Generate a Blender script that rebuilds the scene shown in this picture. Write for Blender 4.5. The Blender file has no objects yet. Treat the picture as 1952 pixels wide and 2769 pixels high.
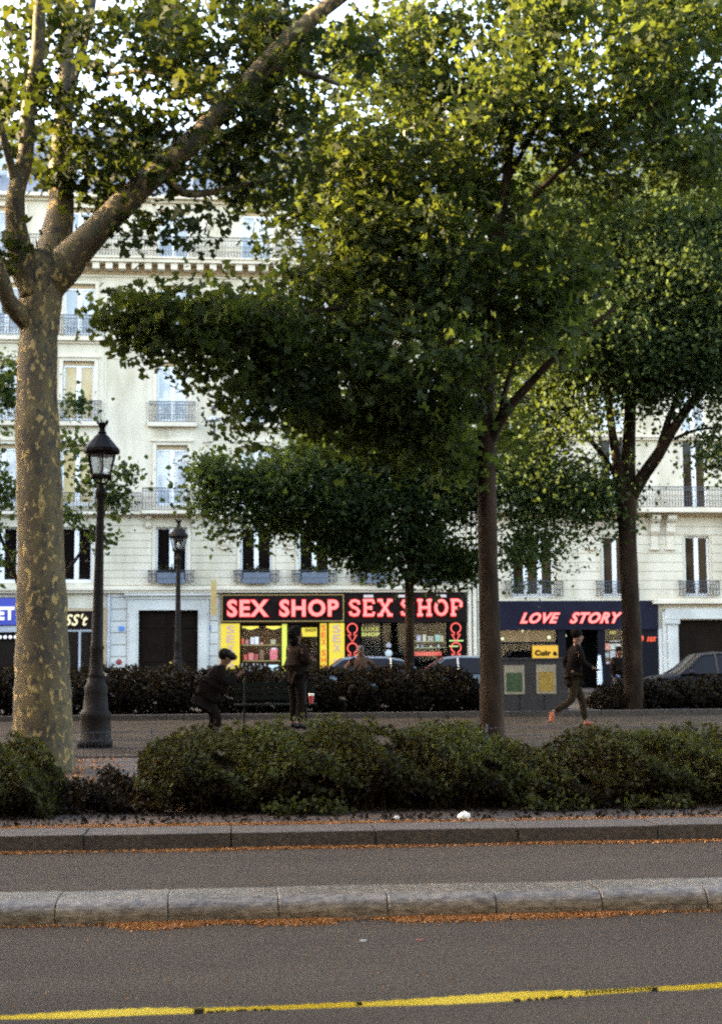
import bpy, math, random
import numpy as np
from mathutils import Vector, Matrix
random.seed(7); rng = np.random.default_rng(11)
S = bpy.context.scene
C = S.collection
rad = math.radians
# ------------------------------------------------------------------ camera
F = 3846.0; CAM = Vector((0, 0, 1.65))
yaw, pit, rol = rad(5.2), math.atan(365.5 / F), 0.006
fw = Vector((math.sin(yaw) * math.cos(pit), math.cos(yaw) * math.cos(pit), math.sin(pit)))
r0 = Vector((math.cos(yaw), -math.sin(yaw), 0)); u0 = r0.cross(fw)
rt = r0 * math.cos(rol) - u0 * math.sin(rol); up = u0 * math.cos(rol) + r0 * math.sin(rol)
cd = bpy.data.cameras.new('camera'); cam = bpy.data.objects.new('camera', cd); C.objects.link(cam)
cam.matrix_world = Matrix(((rt.x, up.x, -fw.x, 0), (rt.y, up.y, -fw.y, 0), (rt.z, up.z, -fw.z, 1.65), (0, 0, 0, 1)))
cd.sensor_fit = 'VERTICAL'; cd.sensor_height = 36; cd.lens = 36 * F / 2769; cd.clip_end = 2000; cd.clip_start = .1
cd.dof.use_dof = True; cd.dof.focus_distance = 30; cd.dof.aperture_fstop = 7
S.camera = cam
# ------------------------------------------------------------------ light
SUN_EL, SUN_A = rad(19), rad(12)          # sun low at the left, a little behind the facade plane
sdir = Vector((-math.cos(SUN_A) * math.cos(SUN_EL), math.sin(SUN_A) * math.cos(SUN_EL), math.sin(SUN_EL)))
w = bpy.data.worlds.new('World'); S.world = w; w.use_nodes = True
nt = w.node_tree; bg = nt.nodes['Background']
sky = nt.nodes.new('ShaderNodeTexSky'); sky.sky_type = 'NISHITA'; sky.sun_disc = False
sky.sun_elevation = SUN_EL; sky.sun_rotation = math.atan2(sdir.x, sdir.y)
sky.air_density = 1.0; sky.dust_density = 3.0; sky.ozone_density = .8
nt.links.new(sky.outputs[0], bg.inputs[0]); bg.inputs[1].default_value = 0.15
sl = bpy.data.lights.new('sun', 'SUN'); sl.energy = 5; sl.angle = rad(.6); sl.color = (1, .80, .52)
so = bpy.data.objects.new('sun', sl); C.objects.link(so)
so.rotation_euler = sdir.to_track_quat('Z', 'Y').to_euler(); so.location = (0, 0, 40)
EXP = 3.5
S.view_settings.view_transform = 'Standard'; S.view_settings.look = 'None'
S.view_settings.exposure = EXP; S.view_settings.use_white_balance = True; S.view_settings.white_balance_temperature = 7300; S.view_settings.white_balance_tint = 11; S.view_settings.gamma = 1
S.render.engine = 'CYCLES'; S.cycles.filter_width = 2.3
S.cycles.use_denoising = False; S.cycles.sample_clamp_indirect = 1.0; S.cycles.max_bounces = 6; S.cycles.transparent_max_bounces = 8
EM = 2 ** -EXP
# ------------------------------------------------------------------ helpers
def ray(px, py): return fw + rt * ((px - 976) / F) + up * ((1384.5 - py) / F)
def P(px, py, Y):                       # point seen at a pixel of the photograph, at depth Y
    d = ray(px, py); return CAM + d * (Y / d.y)
def G(px, py, z=0):
    d = ray(px, py); return CAM + d * ((z - CAM.z) / d.z)
def ppm(Y): return F / (Y / math.cos(yaw) * .995)
s_ = 1.2057
def PS(x, y, Y): return P(x * s_, y * s_, Y)
D = 55.0

class MB:
    def __init__(s): s.v = []; s.f = []; s.m = []
    def add(s, vs, fs, mi=0):
        o = len(s.v); s.v += [tuple(q) for q in vs]
        for f in fs: s.f.append([i + o for i in f]); s.m.append(mi)
        return s
    def box(s, x0, x1, y0, y1, z0, z1, mi=0):
        if x1 < x0: x0, x1 = x1, x0
        if y1 < y0: y0, y1 = y1, y0
        if z1 < z0: z0, z1 = z1, z0
        return s.add([(x0, y0, z0), (x1, y0, z0), (x1, y1, z0), (x0, y1, z0), (x0, y0, z1), (x1, y0, z1), (x1, y1, z1), (x0, y1, z1)],
              [(3, 2, 1, 0), (4, 5, 6, 7), (0, 1, 5, 4), (1, 2, 6, 5), (2, 3, 7, 6), (3, 0, 4, 7)], mi)
    def tube(s, pts, rs, n=7, mi=0):
        pts = [Vector(p) for p in pts]
        if not hasattr(rs, '__len__'): rs = [rs] * len(pts)
        o = len(s.v); a = None
        for i, p in enumerate(pts):
            t = (pts[min(i + 1, len(pts) - 1)] - pts[max(i - 1, 0)])
            t = t.normalized() if t.length > 1e-9 else Vector((0, 0, 1))
            if a is None: a = t.orthogonal().normalized()
            else:
                a = a - t * a.dot(t)
                a = a.normalized() if a.length > 1e-6 else t.orthogonal().normalized()
            b = t.cross(a)
            for k in range(n):
                an = 2 * math.pi * k / n
                s.v.append(tuple(p + (a * math.cos(an) + b * math.sin(an)) * rs[i]))
        for i in range(len(pts) - 1):
            for k in range(n):
                k2 = (k + 1) % n
                s.f.append([o + i * n + k, o + i * n + k2, o + (i + 1) * n + k2, o + (i + 1) * n + k]); s.m.append(mi)
        s.f.append([o + k for k in range(n)][::-1]); s.m.append(mi)
        q = o + (len(pts) - 1) * n
        s.f.append([q + k for k in range(n)]); s.m.append(mi)
        return s
    def lathe(s, cx, cy, prof, n=16, mi=0, rot=0):
        o = len(s.v)
        for r, z in prof:
            for k in range(n):
                a = 2 * math.pi * k / n + rot; s.v.append((cx + r * math.cos(a), cy + r * math.sin(a), z))
        for i in range(len(prof) - 1):
            for k in range(n):
                k2 = (k + 1) % n
                s.f.append([o + i * n + k, o + i * n + k2, o + (i + 1) * n + k2, o + (i + 1) * n + k]); s.m.append(mi)
        s.f.append([o + k for k in range(n)][::-1]); s.m.append(mi)
        q = o + (len(prof) - 1) * n
        s.f.append([q + k for k in range(n)]); s.m.append(mi)
        return s
    def ball(s, c, r, n=10, mi=0):
        if not hasattr(r, '__len__'): r = (r, r, r)
        o = len(s.v)
        for i in range(1, n):
            for k in range(n):
                t = math.pi * i / n; a = 2 * math.pi * k / n
                s.v.append((c[0] + r[0] * math.sin(t) * math.cos(a), c[1] + r[1] * math.sin(t) * math.sin(a), c[2] - r[2] * math.cos(t)))
        for i in range(n - 2):
            for k in range(n):
                k2 = (k + 1) % n
                s.f.append([o + i * n + k, o + i * n + k2, o + (i + 1) * n + k2, o + (i + 1) * n + k]); s.m.append(mi)
        s.f.append([o + k for k in range(n)][::-1]); s.m.append(mi)
        s.f.append([o + (n - 2) * n + k for k in range(n)]); s.m.append(mi)
        return s
    def prism(s, poly, y0, y1, mi=0):            # polygon in XZ extruded along Y
        n = len(poly)
        s.add([(x, y0, z) for x, z in poly] + [(x, y1, z) for x, z in poly],
              [list(range(n)), list(range(n, 2 * n))[::-1]] + [[i, i + n, (i + 1) % n + n, (i + 1) % n] for i in range(n)], mi)
        return s
    def build(s, name, mats, parent=None, smooth=False):
        us = sorted({i for f in s.f for i in f})
        if len(us) < len(s.v):
            mp = {a: b for b, a in enumerate(us)}; s.v = [s.v[i] for i in us]; s.f = [[mp[i] for i in f] for f in s.f]
        me = bpy.data.meshes.new(name); me.from_pydata(s.v, [], s.f)
        if not isinstance(mats, (list, tuple)): mats = [mats]
        for m in mats: me.materials.append(m)
        if len(mats) > 1: me.polygons.foreach_set('material_index', s.m)
        if smooth: me.polygons.foreach_set('use_smooth', [True] * len(s.f))
        return link(name, me, parent)
def link(name, me, parent=None):
    o = bpy.data.objects.new(name, me); C.objects.link(o)
    if parent:
        o.parent = parent
        if parent.parent is None: o.matrix_parent_inverse = parent.matrix_basis.inverted()
    return o
def tag(o, label=None, cat=None, group=None, kind=None):
    if label: o['label'] = label
    if cat: o['category'] = cat
    if group: o['group'] = group
    if kind: o['kind'] = kind
    return o
def thing(name, loc, label, cat, group=None, rz=0):
    o = bpy.data.objects.new(name, None); C.objects.link(o); o.location = loc; o.rotation_euler = (0, 0, rz)
    o.empty_display_size = .2
    return tag(o, label, cat, group)
def copy_tree(o, parent=None):
    c = o.copy(); C.objects.link(c); c.parent = parent
    for ch in o.children: copy_tree(ch, c)
    return c

_m = {}
def mat(name, col, rough=.8, col2=None, scale=5, bump=0, bscale=None, emit=None, es=1, metal=0, spec=.5, detail=4, coords='Object', stretch=None, lo=.35, hi=.65, col3=None):
    if name in _m: return _m[name]
    m = bpy.data.materials.new(name); m.use_nodes = True; n = m.node_tree; b = n.nodes['Principled BSDF']
    b.inputs['Base Color'].default_value = (*col, 1); b.inputs['Roughness'].default_value = rough
    b.inputs['Metallic'].default_value = metal; b.inputs['Specular IOR Level'].default_value = spec
    if emit:
        b.inputs['Emission Color'].default_value = (*emit, 1); b.inputs['Emission Strength'].default_value = es
    if col2 or bump:
        tc = n.nodes.new('ShaderNodeTexCoord'); mp = n.nodes.new('ShaderNodeMapping')
        n.links.new(tc.outputs[coords], mp.inputs[0])
        if stretch: mp.inputs['Scale'].default_value = stretch
    if col2:
        t = n.nodes.new('ShaderNodeTexNoise'); t.inputs['Scale'].default_value = scale; t.inputs['Detail'].default_value = detail
        n.links.new(mp.outputs[0], t.inputs[0])
        r = n.nodes.new('ShaderNodeValToRGB'); r.color_ramp.elements[0].position = lo; r.color_ramp.elements[1].position = hi
        r.color_ramp.elements[0].color = (*col, 1); r.color_ramp.elements[1].color = (*col2, 1)
        if col3:
            e = r.color_ramp.elements.new((lo + hi) / 2); e.color = (*col3, 1)
        n.links.new(t.outputs[0], r.inputs[0]); n.links.new(r.outputs[0], b.inputs['Base Color'])
    if bump:
        t2 = n.nodes.new('ShaderNodeTexNoise'); t2.inputs['Scale'].default_value = bscale or scale * 4; t2.inputs['Detail'].default_value = 5
        n.links.new(mp.outputs[0], t2.inputs[0])
        bp = n.nodes.new('ShaderNodeBump'); bp.inputs['Strength'].default_value = bump; bp.inputs['Distance'].default_value = .02
        n.links.new(t2.outputs[0], bp.inputs['Height']); n.links.new(bp.outputs[0], b.inputs['Normal'])
    _m[name] = m; return m
def emat(name, col, s): return mat(name, tuple(c * .5 for c in col), .5, emit=col, es=s * EM)
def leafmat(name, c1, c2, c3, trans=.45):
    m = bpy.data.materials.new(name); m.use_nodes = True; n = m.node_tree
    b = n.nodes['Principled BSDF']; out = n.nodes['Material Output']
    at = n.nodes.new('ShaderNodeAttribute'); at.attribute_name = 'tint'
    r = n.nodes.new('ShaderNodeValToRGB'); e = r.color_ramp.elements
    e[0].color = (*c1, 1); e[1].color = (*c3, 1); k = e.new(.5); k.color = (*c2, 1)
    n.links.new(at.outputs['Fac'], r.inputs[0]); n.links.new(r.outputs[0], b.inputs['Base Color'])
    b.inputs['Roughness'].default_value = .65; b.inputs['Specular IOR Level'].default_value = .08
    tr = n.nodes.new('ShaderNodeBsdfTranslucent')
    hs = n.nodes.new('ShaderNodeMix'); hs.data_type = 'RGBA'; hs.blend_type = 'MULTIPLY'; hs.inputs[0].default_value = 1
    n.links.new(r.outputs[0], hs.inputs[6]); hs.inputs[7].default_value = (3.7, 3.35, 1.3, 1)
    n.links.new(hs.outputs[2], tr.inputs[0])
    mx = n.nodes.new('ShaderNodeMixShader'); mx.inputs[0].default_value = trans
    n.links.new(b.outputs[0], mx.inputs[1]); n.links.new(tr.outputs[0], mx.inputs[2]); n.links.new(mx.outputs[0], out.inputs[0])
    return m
def glassmat(name, tint=(.9, .95, 1), gl=.12):
    m = bpy.data.materials.new(name); m.use_nodes = True; n = m.node_tree; out = n.nodes['Material Output']
    n.nodes.remove(n.nodes['Principled BSDF'])
    t = n.nodes.new('ShaderNodeBsdfTransparent'); t.inputs[0].default_value = (*tint, 1)
    g = n.nodes.new('ShaderNodeBsdfGlossy'); g.inputs['Roughness'].default_value = .03
    mx = n.nodes.new('ShaderNodeMixShader'); mx.inputs[0].default_value = gl
    n.links.new(t.outputs[0], mx.inputs[1]); n.links.new(g.outputs[0], mx.inputs[2]); n.links.new(mx.outputs[0], out.inputs[0])
    return m

M_stone = mat('cream_stone', (.42, .37, .27), .85, (.62, .565, .45), 1.1, bump=.15, bscale=9, detail=9, stretch=(1.3, 1, .35), lo=.25, hi=.6)
M_trim = mat('pale_stone_trim', (.56, .50, .39), .8, (.65, .59, .48), 1.2, bump=.1, bscale=14)
M_sand = mat('ochre_stone', (.42, .31, .18), .9, (.5, .38, .24), 2)
M_grey = mat('grey_blue_stone', (.42, .42, .39), .85, (.55, .55, .51), .9, bump=.12, bscale=9)
M_white = mat('white_paint', (.78, .80, .80), .45)
M_iron = mat('wrought_iron', (.035, .04, .055), .5)
M_slate = mat('slate', (.13, .15, .19), .55, (.2, .22, .26), 2.5)
M_zinc = mat('zinc', (.33, .36, .40), .4, (.42, .44, .47), 2)
M_dglass = mat('dark_window_glass', (.006, .004, .004), .06, spec=.22)
M_cglass = mat('curtained_window_glass', (.34, .38, .42), .15, (.62, .64, .64), 1.3, spec=.6, lo=.45, hi=.6)
M_amber = mat('amber_window_glass', (.42, .30, .12), .15, (.55, .45, .28), 1.5)
M_asphalt = mat('asphalt', (.025, .0178, .012), .95, (.070, .0515, .037), 55, bump=.6, bscale=120, detail=12, lo=.3, hi=.7, spec=.15)
M_kerbst = mat('granite', (.028, .019, .013), .85, (.066, .047, .033), 26, bump=.3, bscale=60, detail=9)
M_granite = mat('pale_granite', (.062, .046, .032), .38, (.18, .145, .108), 30, bump=.35, bscale=70, detail=10, stretch=(.5, 1, 1))
M_path = mat('sandy_path', (.032, .021, .0125), .95, (.056, .038, .023), 1.8, spec=.1, bump=.4, bscale=60, detail=8)
M_soil = mat('soil', (.014, .009, .006), .95, (.085, .040, .018), 1.6, bump=.8, bscale=18, detail=9, stretch=(.35, 1.4, 1), lo=.42, hi=.7)
M_pollen = mat('orange_pollen', (.36, .14, .05), .95, (.52, .24, .10), 30)
M_black = mat('black_metal', (.005, .0032, .0025), .6, (.010, .006, .005), 12, spec=.12)
M_barkb = mat('dark_bark', (.013, .0075, .0045), .9, (.032, .019, .011), 5, bump=.8, bscale=16, spec=.1, stretch=(1, 1, .25))
M_stem = mat('hedge_stem', (.018, .011, .007), .9, spec=.1)
M_door = mat('dark_brown_door', (.0075, .0045, .003), .6, (.012, .007, .005), 3, spec=.05)
M_dark = mat('dark_interior', (.004, .003, .0025), .8, spec=.1)
M_brownf = mat('dark_brown_fascia', (.007, .0032, .003), .6, (.011, .005, .005), 4, spec=.1)
M_navy = mat('navy_fascia', (.007, .007, .016), .6, (.010, .010, .022), 3, spec=.1)
M_navyd = mat('dark_navy_paint', (.0045, .0045, .008), .6, spec=.1)
M_yel = emat('lit_yellow_panel', (.78, .62, .05), .62)
M_mauve = mat('mauve_lettering', (.36, .24, .22), .6, emit=(.45, .30, .26), es=.5 * EM)
M_redl = emat('red_lettering', (.75, .08, .02), .7)
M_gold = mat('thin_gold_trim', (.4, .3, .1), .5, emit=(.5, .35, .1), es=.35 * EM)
M_neon = emat('pink_neon_core', (1, .26, .25), 1.15)
M_neonr = emat('red_neon_edge', (.78, .035, .035), .75)
M_neont = emat('red_neon_tube', (1, .12, .10), 1.1)
M_glass = glassmat('shop_glass', gl=.025)
M_lampg = glassmat('lantern_glass', (.85, .87, .88), .25)

def wear(m, sc, lo, hi, st=(1, 1, 1)):
    n = m.node_tree; b = n.nodes['Principled BSDF']; src = b.inputs['Base Color'].links[0].from_socket
    tc = n.nodes.new('ShaderNodeTexCoord'); mp = n.nodes.new('ShaderNodeMapping'); mp.inputs['Scale'].default_value = st
    t = n.nodes.new('ShaderNodeTexNoise'); t.inputs['Scale'].default_value = sc; t.inputs['Detail'].default_value = 7; t.inputs['Roughness'].default_value = .65
    r_ = n.nodes.new('ShaderNodeValToRGB'); r_.color_ramp.elements[0].position = .35; r_.color_ramp.elements[1].position = .65
    r_.color_ramp.elements[0].color = (lo, lo, lo, 1); r_.color_ramp.elements[1].color = (hi, hi, hi, 1)
    x = n.nodes.new('ShaderNodeMix'); x.data_type = 'RGBA'; x.blend_type = 'MULTIPLY'; x.inputs[0].default_value = 1
    n.links.new(tc.outputs['Object'], mp.inputs[0]); n.links.new(mp.outputs[0], t.inputs[0]); n.links.new(t.outputs[0], r_.inputs[0])
    n.links.new(src, x.inputs[6]); n.links.new(r_.outputs[0], x.inputs[7]); n.links.new(x.outputs[2], b.inputs['Base Color'])
wear(M_asphalt, .8, .78, 1.15, (.35, 1.6, 1)); wear(M_path, 1.2, .8, 1.1, (.4, 1.5, 1)); wear(M_granite, 2.2, .72, 1.15); wear(M_kerbst, 1.5, .7, 1.15); wear(M_barkb, 1.2, .75, 1.3)
# plane tree bark: tan, olive and brown flakes
def planebark():
    m = bpy.data.materials.new('plane_bark'); m.use_nodes = True; n = m.node_tree; b = n.nodes['Principled BSDF']
    tc = n.nodes.new('ShaderNodeTexCoord'); mp = n.nodes.new('ShaderNodeMapping'); mp.inputs['Scale'].default_value = (1, 1, .55)
    n.links.new(tc.outputs['Object'], mp.inputs[0])
    def ns(sc, off):
        t = n.nodes.new('ShaderNodeTexNoise'); t.noise_dimensions = '4D'; t.inputs['W'].default_value = off
        t.inputs['Scale'].default_value = sc; t.inputs['Detail'].default_value = 3.5; t.inputs['Distortion'].default_value = .7
        n.links.new(mp.outputs[0], t.inputs['Vector']); return t
    def ramp(t, p0, c0, p1, c1):
        r = n.nodes.new('ShaderNodeValToRGB'); e = r.color_ramp.elements
        e[0].position = p0; e[1].position = p1; e[0].color = (*c0, 1); e[1].color = (*c1, 1)
        n.links.new(t.outputs[0], r.inputs[0]); return r
    base = ramp(ns(3, 0), .38, (.044, .029, .008), .64, (.080, .055, .015))
    pale = ramp(ns(14, 3), .56, (0, 0, 0), .63, (1, 1, 1))
    dark = ramp(ns(10, 7), .52, (0, 0, 0), .60, (1, 1, 1))
    x = n.nodes.new('ShaderNodeMix'); x.data_type = 'RGBA'; n.links.new(dark.outputs[0], x.inputs[0]); n.links.new(base.outputs[0], x.inputs[6]); x.inputs[7].default_value = (.024, .016, .007, 1)
    y = n.nodes.new('ShaderNodeMix'); y.data_type = 'RGBA'; n.links.new(pale.outputs[0], y.inputs[0]); n.links.new(x.outputs[2], y.inputs[6]); y.inputs[7].default_value = (.25, .165, .050, 1)
    n.links.new(y.outputs[2], b.inputs['Base Color']); b.inputs['Roughness'].default_value = .8
    bp = n.nodes.new('ShaderNodeBump'); bp.inputs['Strength'].default_value = .5; bp.inputs['Distance'].default_value = .02
    n.links.new(pale.outputs[0], bp.inputs['Height']); n.links.new(bp.outputs[0], b.inputs['Normal'])
    return m
M_barka = planebark()
M_leafA = leafmat('plane_leaf', (.009, .013, .005), (.017, .025, .008), (.032, .036, .011), .32)
M_leafB = leafmat('tree_leaf', (.014, .020, .008), (.025, .036, .013), (.044, .054, .018), .42)
M_leafC = leafmat('dark_leaf', (.013, .022, .010), (.023, .037, .015), (.036, .054, .022), .35)
M_leafD = leafmat('soft_leaf', (.024, .038, .016), (.036, .055, .022), (.054, .076, .030), .22)
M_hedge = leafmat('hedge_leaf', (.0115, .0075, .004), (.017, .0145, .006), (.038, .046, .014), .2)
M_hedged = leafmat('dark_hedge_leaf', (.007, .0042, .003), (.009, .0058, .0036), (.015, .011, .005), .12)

# ------------------------------------------------------------------ text
def text_verts(txt, offset=0, shear=0, extr=.05):
    cu = bpy.data.curves.new('t', 'FONT'); cu.body = txt; cu.offset = offset; cu.shear = shear; cu.extrude = extr; cu.resolution_u = 3
    cu.space_character = 1.12
    o = bpy.data.objects.new('t', cu); C.objects.link(o)
    dg = bpy.context.evaluated_depsgraph_get(); me = bpy.data.meshes.new_from_object(o.evaluated_get(dg))
    bpy.data.objects.remove(o)
    return me
def text_obj(name, txt, x0, x1, z0, z1, y, m, parent=None, offset=0, shear=0, depth=.04, ref=None):
    me = text_verts(txt, offset, shear); n = len(me.vertices); a = np.empty(n * 3); me.vertices.foreach_get('co', a); a = a.reshape(-1, 3)
    lo, hi = (a.min(0), a.max(0)) if ref is None else ref
    X = x0 + (a[:, 0] - lo[0]) / (hi[0] - lo[0]) * (x1 - x0); Z = z0 + (a[:, 1] - lo[1]) / (hi[1] - lo[1]) * (z1 - z0)
    Y = y - (a[:, 2] + .05) / .1 * depth
    me.vertices.foreach_set('co', np.stack([X, Y, Z], 1).ravel()); me.materials.clear(); me.materials.append(m); me.name = name
    return link(name, me, parent), (lo, hi)
def neon_text(txt, x0, x1, z0, z1, y, parent, off=.045, shear=0):
    me = text_verts(txt, off, shear); n = len(me.vertices); a = np.empty(n * 3); me.vertices.foreach_get('co', a); a = a.reshape(-1, 3)
    ref = (a.min(0), a.max(0)); bpy.data.meshes.remove(me)
    text_obj('neon_glow_edge', txt, x0, x1, z0, z1, y, M_neonr, parent, off, shear, .06)
    text_obj('neon_lettering', txt, x0, x1, z0, z1, y - .062, M_neon, parent, off - .030, shear, .04, ref)
def q(px0, py0, px1, py1, Y=D):          # photo rectangle -> world x0,x1,z0,z1 on plane Y
    a = P(px0, (py0 + py1) / 2, Y); b = P(px1, (py0 + py1) / 2, Y)
    c = P((px0 + px1) / 2, py0, Y); d = P((px0 + px1) / 2, py1, Y)
    return a.x, b.x, d.z, c.z

# ------------------------------------------------------------------ ground
ZM, ZF = .13, -.10
tag(MB().box(-400, 400, -60, 900, -.6, -.16).build('ground', M_soil), kind='structure')
tag(MB().box(-90, 90, -25, 12.0, -.3, 0).build('road', M_asphalt), kind='structure')
tag(MB().box(-90, 90, 12.5, 31.0, -.3, ZM - .02).build('planting_bed', M_soil), kind='structure')
tag(MB().box(-90, 90, 20.6, 30.6, -.1, ZM + .004).build('path', M_path), kind='structure')
tag(MB().box(-90, 90, 30.85, 35.0, -.3, ZM + .07).build('far_planting_bed', M_soil), kind='structure')
tag(MB().box(-90, 90, 35.2, 50.6, -.3, ZF).build('far_road', M_asphalt), kind='structure')
tag(MB().box(-90, 90, 50.75, D + 8, -.3, -.004).build('pavement', M_kerbst), kind='structure')
k = MB()
for Y0, Y1, zt, L in ((12.0, 12.5, ZM, 1.2), (30.6, 30.85, ZM + .12, 1.0), (35.0, 35.2, ZM + .03, 1.2), (50.6, 50.75, .0, 1.2)):
    x = -40 if Y0 > 20 else -12
    while x < (40 if Y0 > 20 else 14):
        j = random.uniform(-.006, .006)
        k.box(x + .006, x + L - .006, Y0 + j, Y1, -.25, zt + random.uniform(-.004, .004)); x += L
tag(k.build('kerb', M_kerbst), kind='structure')
# rounded granite separator between the lanes
k = MB(); x = -7.06; Lb = .668
prof = [(0, -.2), (0, .05), (.004, .07), (.014, .09), (.030, .107), (.052, .121), (.08, .130), (.11, .135), (.15, .137), (.46, .130), (.48, .115), (.48, -.2)]
while x < 9:
    n = len(prof); dz = random.uniform(-.004, .004); dy = random.uniform(-.006, .006); xs = [x + .003, x + .009, x + Lb - .009, x + Lb - .003]; vs = []
    for i, xx in enumerate(xs):
        e = .005 if i in (0, 3) else 0
        vs += [(xx, 8.84 + dy + py * .94 + (e if py < .24 else -e), z - (e if z > 0 else 0) + dz) for py, z in prof]
    fs = [[i * n + a, (i + 1) * n + a, (i + 1) * n + a + 1, i * n + a + 1] for i in range(3) for a in range(n - 1)]
    fs += [list(range(n))[::-1], [3 * n + a for a in range(n)]]
    k.add(vs, fs); x += Lb
o = k.build('separator_kerb', M_granite); tag(o, kind='structure')
k = MB().box(-12, 14, 8.855, 9.26, -.1, .085)
tag(k.build('separator_kerb_mortar', M_kerbst), kind='structure')

# ------------------------------------------------------------------ buildings
def zrow(y, x=388, Y=D): return PS(x, y, Y).z
def grid_wall(mb, x0, x1, z0, z1, holes, y=D, dep=.22, mi=0):
    xs = sorted({x0, x1, *[h[0] for h in holes], *[h[1] for h in holes]}); zs = sorted({z0, z1, *[h[2] for h in holes], *[h[3] for h in holes]})
    for i in range(len(xs) - 1):
        for j in range(len(zs) - 1):
            cx, cz = (xs[i] + xs[i + 1]) / 2, (zs[j] + zs[j + 1]) / 2
            if cx < x0 or cx > x1 or cz < z0 or cz > z1 or any(h[0] < cx < h[1] and h[2] < cz < h[3] for h in holes): continue
            mb.add([(xs[i], y, zs[j]), (xs[i + 1], y, zs[j]), (xs[i + 1], y, zs[j + 1]), (xs[i], y, zs[j + 1])], [(0, 1, 2, 3)], mi)
    for a, b, c, d in holes:
        v = [(a, y, c), (b, y, c), (b, y, d), (a, y, d)]; v2 = [(p[0], y + dep, p[2]) for p in v]
        mb.add(v + v2, [(0, 4, 5, 1), (1, 5, 6, 2), (2, 6, 7, 3), (3, 7, 4, 0)], mi)
def window(par, x0, x1, z0, z1, y, pane, leaves=2, head=0, trans=0):
    """white casement: frame (part) > pane (sub-part)"""
    f = MB(); t = .07
    f.box(x0, x0 + t, y, y + .07, z0, z1); f.box(x1 - t, x1, y, y + .07, z0, z1)
    f.box(x0 + t, x1 - t, y, y + .07, z1 - t, z1); f.box(x0 + t, x1 - t, y, y + .07, z0, z0 + .12)
    for i in range(1, leaves):
        c = x0 + (x1 - x0) * i / leaves; f.box(c - .085, c + .085, y - .012, y + .06, z0 + .12, z1 - t)
    if trans: f.box(x0 + t, x1 - t, y + .004, y + .06, z1 - trans - .04, z1 - trans + .04)
    w = f.build('window', M_white, par)
    g = MB().box(x0 + .01, x1 - .01, y + .035, y + .05, z0 + .01, z1 - .01)
    g.build('pane', pane, w)
    return w
def railing(par, x0, x1, z0, z1, y, d=.0, sp=.115, curl=True):
    """iron railing along the front (depth d returns to the wall)"""
    r = MB(); r.box(x0, x1, y - .02, y + .02, z1 - .03, z1); r.box(x0, x1, y - .012, y + .012, z0, z0 + .025)
    r.box(x0, x1, y - .010, y + .010, z1 - .16, z1 - .14); r.box(x0, x1, y - .010, y + .010, z0 + .26, z0 + .28)
    n = max(2, int((x1 - x0) / sp))
    for i in range(n + 1):
        x = x0 + (x1 - x0) * i / n; r.box(x - .008, x + .008, y - .008, y + .008, z0 + .025, z1 - .03)
        if curl and i < n:
            c = x + (x1 - x0) / n / 2
            for cz, rr in ((z0 + .15, .045), (z1 - .09, .032), ((z0 + z1) / 2 + .03, .030)):
                pts = [(c + rr * math.cos(a), y, cz + rr * 1.5 * math.sin(a)) for a in [k * math.pi / 4 for k in range(9)]]
                r.tube(pts, .006, 3)
    if d:
        for x in (x0, x1):
            r.box(x - .02, x + .02, y + .02, y + d, z1 - .03, z1); r.box(x - .012, x + .012, y, y + d, z0, z0 + .025)
            for i in range(int(d / .115)): r.box(x - .008, x + .008, y + .05 + i * .115, y + .066 + i * .115, z0 + .025, z1 - .03)
    return r.build('balcony_railing', M_iron, par)
def shutters(par, x0, x1, z0, z1, y):            # folded iron shutters in the reveals
    for x in (x0, x1):
        a = 1 if x == x0 else -1
        MB().box(x - a * .09, x + a * .02, y - .05, y - .004, z0, z1).build('folded_shutter', M_zinc, par)

LB = thing('apartment_building', (P(600, 1700, D).x, D, 0), 'cream stone apartment building above the two shops with pink neon signs', 'building')
xL0, xL1 = P(-420, 1600, D).x, P(1262, 1600, D).x
zg = zrow(1322); zc1 = zrow(1155); zc2 = zrow(768); zc3 = zrow(597); ztop = zrow(450)
cols = [PS(c, 1240, D).x for c in (5, 172, 385, 575, 705, 835, 965)]
cols = [cols[0] - 4.0] + cols
hw = .60
rows = [(zrow(1306), zrow(1182)), (zrow(1134), zrow(998)), (zrow(946), zrow(812)), (zrow(755), zrow(640)), (zrow(580), zrow(470))]
holes = []
for ri, (a, b) in enumerate(rows):
    for ci, cx in enumerate(cols): holes.append((cx - hw, cx + hw, a, b))
dx0, dx1, dz0, dz1 = q(375, 1650, 536, 1800); holes.append((dx0, dx1, -.1, dz1))
sx0 = P(598, 1640, D).x; sx1 = P(1261, 1640, D).x; sz1 = P(900, 1602, D).z; holes.append((sx0, sx1, -.1, sz1))
gx0, gx1, gz0, gz1 = q(150, 1645, 292, 1700); holes.append((gx0, gx1, -.1, gz1))
ex0, ex1, ez0, ez1 = q(-330, 1616, 50, 1692); holes.append((ex0, ex1, -.1, ez1))
mb = MB(); grid_wall(mb, xL0, xL1, -.1, ztop, holes)
mb.box(xL0, xL0 + .3, D + .25, D + 10, 0, ztop); mb.box(xL1 - .3, xL1, D + 3.5, D + 10, 0, ztop); mb.box(xL0 + .3, xL1 - .3, D + 9.7, D + 10, 0, ztop)
mb.build('wall', M_stone, LB)
MB().box(xL0 + .31, xL1 - .31, D + .3, D + 9.6, zg + .05, ztop - .2).build('interior_mass', M_dark, LB)
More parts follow.
